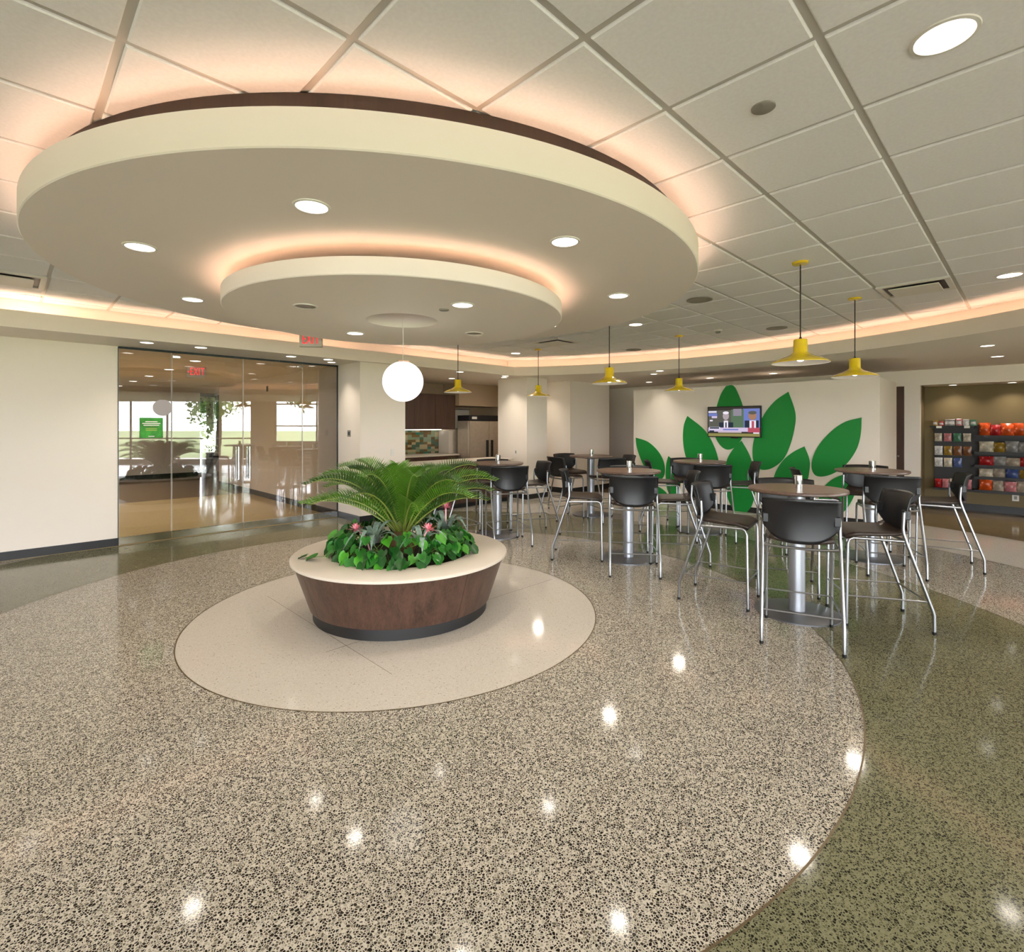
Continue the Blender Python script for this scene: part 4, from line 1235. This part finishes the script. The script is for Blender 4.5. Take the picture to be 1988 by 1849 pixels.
for k, c in SC.items():
    m = bpy.data.materials.new('packet_' + k); m.use_nodes = True
    nt = m.node_tree; p = nt.nodes['Principled BSDF']; tc = nt.nodes.new('ShaderNodeTexCoord')
    nz = nt.nodes.new('ShaderNodeTexNoise'); nz.inputs['Scale'].default_value = 14; nz.inputs['Detail'].default_value = 2
    rp = nt.nodes.new('ShaderNodeValToRGB'); base = lin(c)
    rp.color_ramp.elements[0].position = .42; rp.color_ramp.elements[0].color = (*[x * .55 for x in base], 1)
    rp.color_ramp.elements[1].position = .60; rp.color_ramp.elements[1].color = (*base, 1)
    nn = rp.color_ramp.elements.new(.68); nn.color = (*[min(1, x * .5 + .45) for x in base], 1)
    nt.links.new(tc.outputs['Object'], nz.inputs['Vector']); nt.links.new(nz.outputs[0], rp.inputs[0]); nt.links.new(rp.outputs[0], p.inputs['Base Color'])
    p.inputs['Roughness'].default_value = .28
    SMAT[k] = m
def bag_mesh(w, h, d, m, lying=False):
    """pillow pack with crimped ends"""
    mb = MB(); nu, nv = 8, 8
    for s in (1, -1):
        def fn(u, v, s=s):
            bulge = (math.sin(PI * min(1, max(0, (v - .06) / .88))) ** .6 if .06 < v < .94 else 0) * math.sin(PI * u) ** .5 if 0 < u < 1 else 0
            wob = .012 * math.sin(9 * u + 5 * v)
            return ((u - .5) * w * (1 - .06 * math.sin(PI * v)), -s * d * .5 * bulge * (1 + wob * 8), v * h)
        g = MB().grid(fn, nu, nv)
        mb.add(g.v, g.f if s > 0 else [f[::-1] for f in g.f])
    return mb.mesh('packet', m, 'all')
ordn = ['first', 'second', 'third', 'fourth', 'fifth', 'sixth', 'seventh', 'eighth', 'ninth', 'tenth', 'eleventh', 'twelfth']
def snack(name, b, z, w, h, d, colr, label, a=12.80, tilt=0.0, grp='snacks on the rack'):
    me = bag_mesh(w, h, d, SMAT[colr])
    x, y = ab(a, b)
    o = link(name, me, None, (x, y, z + .001), (tilt, 0, math.radians(-45)), label=label, cat='snack packet', group=grp)
rows = [('top', RS[0], .23, ['orange', 'red', 'orange', 'orange', 'gold', 'orange', 'red', 'orange'], .17),
        ('second', RS[1], .20, ['cream', 'gold', 'silver', 'silver', 'brown', 'silver', 'cream'], .19),
        ('third', RS[2], .175, ['red', 'silver', 'clear', 'red', 'clear', 'red', 'silver'], .19),
        ('fourth', RS[3], .165, ['cream', 'clear', 'blue', 'gold', 'cream', 'orange', 'blue'], .18),
        ('bottom', RS[4], .215, ['orange', 'clear', 'pink', 'clear', 'red', 'red', 'clear'], .175)]
for (rn, z, h, cl, w) in rows:
    b = .64
    for i, c in enumerate(cl):
        ww = w * rnd.uniform(.85, 1.1)
        snack('snack_bag', b - ww / 2, z, ww, h * rnd.uniform(.85, 1.08), .10, c, '%s snack bag, %s from the left on the %s right hand shelf' % (c, ordn[i], rn), 12.78 + rnd.uniform(-.03, .03), rnd.uniform(-.12, .05))
        b -= ww * .93 + .002
for (rn, z, cl, w, h) in (('upper', 1.30, ['cream', 'pink', 'green', 'cream'], .115, .155), ('middle', 1.035, ['white', 'gold', 'brown', 'brown'], .125, .175), ('lower', .81, ['white', 'cream', 'blue'], .125, .175)):
    b = 1.29
    for i, c in enumerate(cl):
        snack('hanging_packet', b - w / 2, z, w, h, .035, c, '%s packet hanging %s from the left on the %s peg row' % (c, ordn[i], rn), 12.925)
        b -= .14
b = 1.27
for i, c in enumerate(['red', 'pink', 'cream', 'orange', 'pink']):
    snack('snack_bag', b - .05, RS[4], .10, .19 * rnd.uniform(.85, 1.05), .08, c, '%s snack bag, %s from the left on the bottom left shelf' % (c, ordn[i]), 12.78)
    b -= .108
b = 1.30
for i, (c, w, h) in enumerate((('gold', .08, .10), ('red', .08, .08), ('silver', .15, .12), ('pink', .09, .13), ('white', .09, .12), ('green', .09, .11))):
    x, y = ab(12.80, b - w / 2)
    e = empty('snack_box', (x, y, 1.601), math.radians(-45), '%s snack box, %s from the left on the top left shelf' % (c, ordn[i]), 'snack box', 'boxes on the rack top')
    MB().rbox(-w / 2 + .002, w / 2 - .002, -.07, .07, 0, h, .004).build('carton', SMAT[c], e)
    MB().box(-w / 2 + .012, w / 2 - .012, -.0712, -.07, h * .25, h * .7).build('front_print', SMAT['white'], e)
    b -= w + .01
for k, (b_, lb) in enumerate(((1.20, 'left'), (.80, 'right'))):
    MB().abox(12.695, 12.70, b_ - .04, b_ + .04, 1.555, 1.60).build('price_tag', M['white_plastic'], None, label='white price tag on the top left shelf edge, %s one' % lb, cat='price tag')

# ------------------------------------------------------------------ outdoors
g = MB().add([(-120, -120, -.12), (160, -120, -.12), (160, 120, -.12), (-120, 120, -.12)], [(0, 1, 2, 3)])
g.build('lawn', M['grass'], kind='structure', label='green lawn outside the windows')
MB().box(XW + .2, XW + 4.2, -14, 12, -.11, -.06).build('bounce_path', M['paving'], kind='structure', label='pale paving added along the window wall to bounce daylight indoors')  # added reflector strip, throws daylight back through the right windows
MB().box(-14, XW + .2, -14, -7.2, -.11, -.06).build('terrace', M['paving'], kind='structure', label='pale paved terrace added behind the camera to bounce daylight indoors')  # added reflector ground, throws daylight in through the rear glazing
def tree(x, y, h, r, m, seed, label, nleaf=1500):
    rr = random.Random(seed)
    e = empty('tree', (x, y, -.1), 0, label, 'tree', 'trees on the lawn')
    MB().tube([(0, 0, 0), (.08, .03, h * .3), (0, .06, h * .7)], [.16, .12, .05], 8).build('trunk', M['bark'], e, True)
    mb = MB()
    blobs = [(rr.uniform(-.6, .6) * r, rr.uniform(-.6, .6) * r, h * rr.uniform(.45, .9), r * rr.uniform(.35, .6)) for _ in range(9)]
    for k in range(nleaf):
        bx, by, bz, br = rr.choice(blobs)
        d = Vector((rr.gauss(0, 1), rr.gauss(0, 1), rr.gauss(0, .8))).normalized() * br * rr.random() ** .35
        c = Vector((bx, by, bz)) + d
        t = Vector((rr.uniform(-1, 1), rr.uniform(-1, 1), rr.uniform(-1, 1))).normalized() * .16
        s = t.cross(Vector((rr.uniform(-1, 1), rr.uniform(-1, 1), 1))).normalized() * .07
        mb.add([c - t, c + s, c + t, c - s], [(0, 1, 2, 3)])
    mb.build('crown', m, e, kind='stuff')
tree(16.5, -4.2, 5.4, 2.3, M['foliage'], 1, 'leafy green tree outside, mirrored in the left glass')
tree(19.5, .8, 5.6, 2.2, M['foliage'], 2, 'second leafy tree outside, mirrored beside the globe')
tree(34, -14, 6, 2.6, M['foliage_light'], 3, 'small pale tree mirrored at the far left of the glass')
tree(40, 5.0, 5.5, 3.0, M['foliage_light'], 4, 'yellowish tree mirrored in the right glass door')
tree(38, 12.0, 4.5, 2.4, M['foliage'], 5, 'low tree mirrored in the right sidelight')
tx, ty = ab(5.0, 21.6)
tree(tx, ty, 3.8, 1.9, M['foliage'], 6, 'dark tree outside the lobby window', 4000)
M['bld'] = mat('far_building', '#C9CCCE', .8); M['bldwin'] = mat('far_building_glass', '#8FA0AC', .3)
bd = empty('office_building', (75, 12, 0), 0, 'pale office building far across the lawn, mirrored in the glass doors', 'building')
MB().box(0, 12, -14, 16, -.1, 8).build('block', M['bld'], bd)
for k in range(3):
    MB().box(-.15, 0, -13, 15, 1.0 + 2.4 * k, 2.3 + 2.4 * k).build('window_band', M['bldwin'], bd)
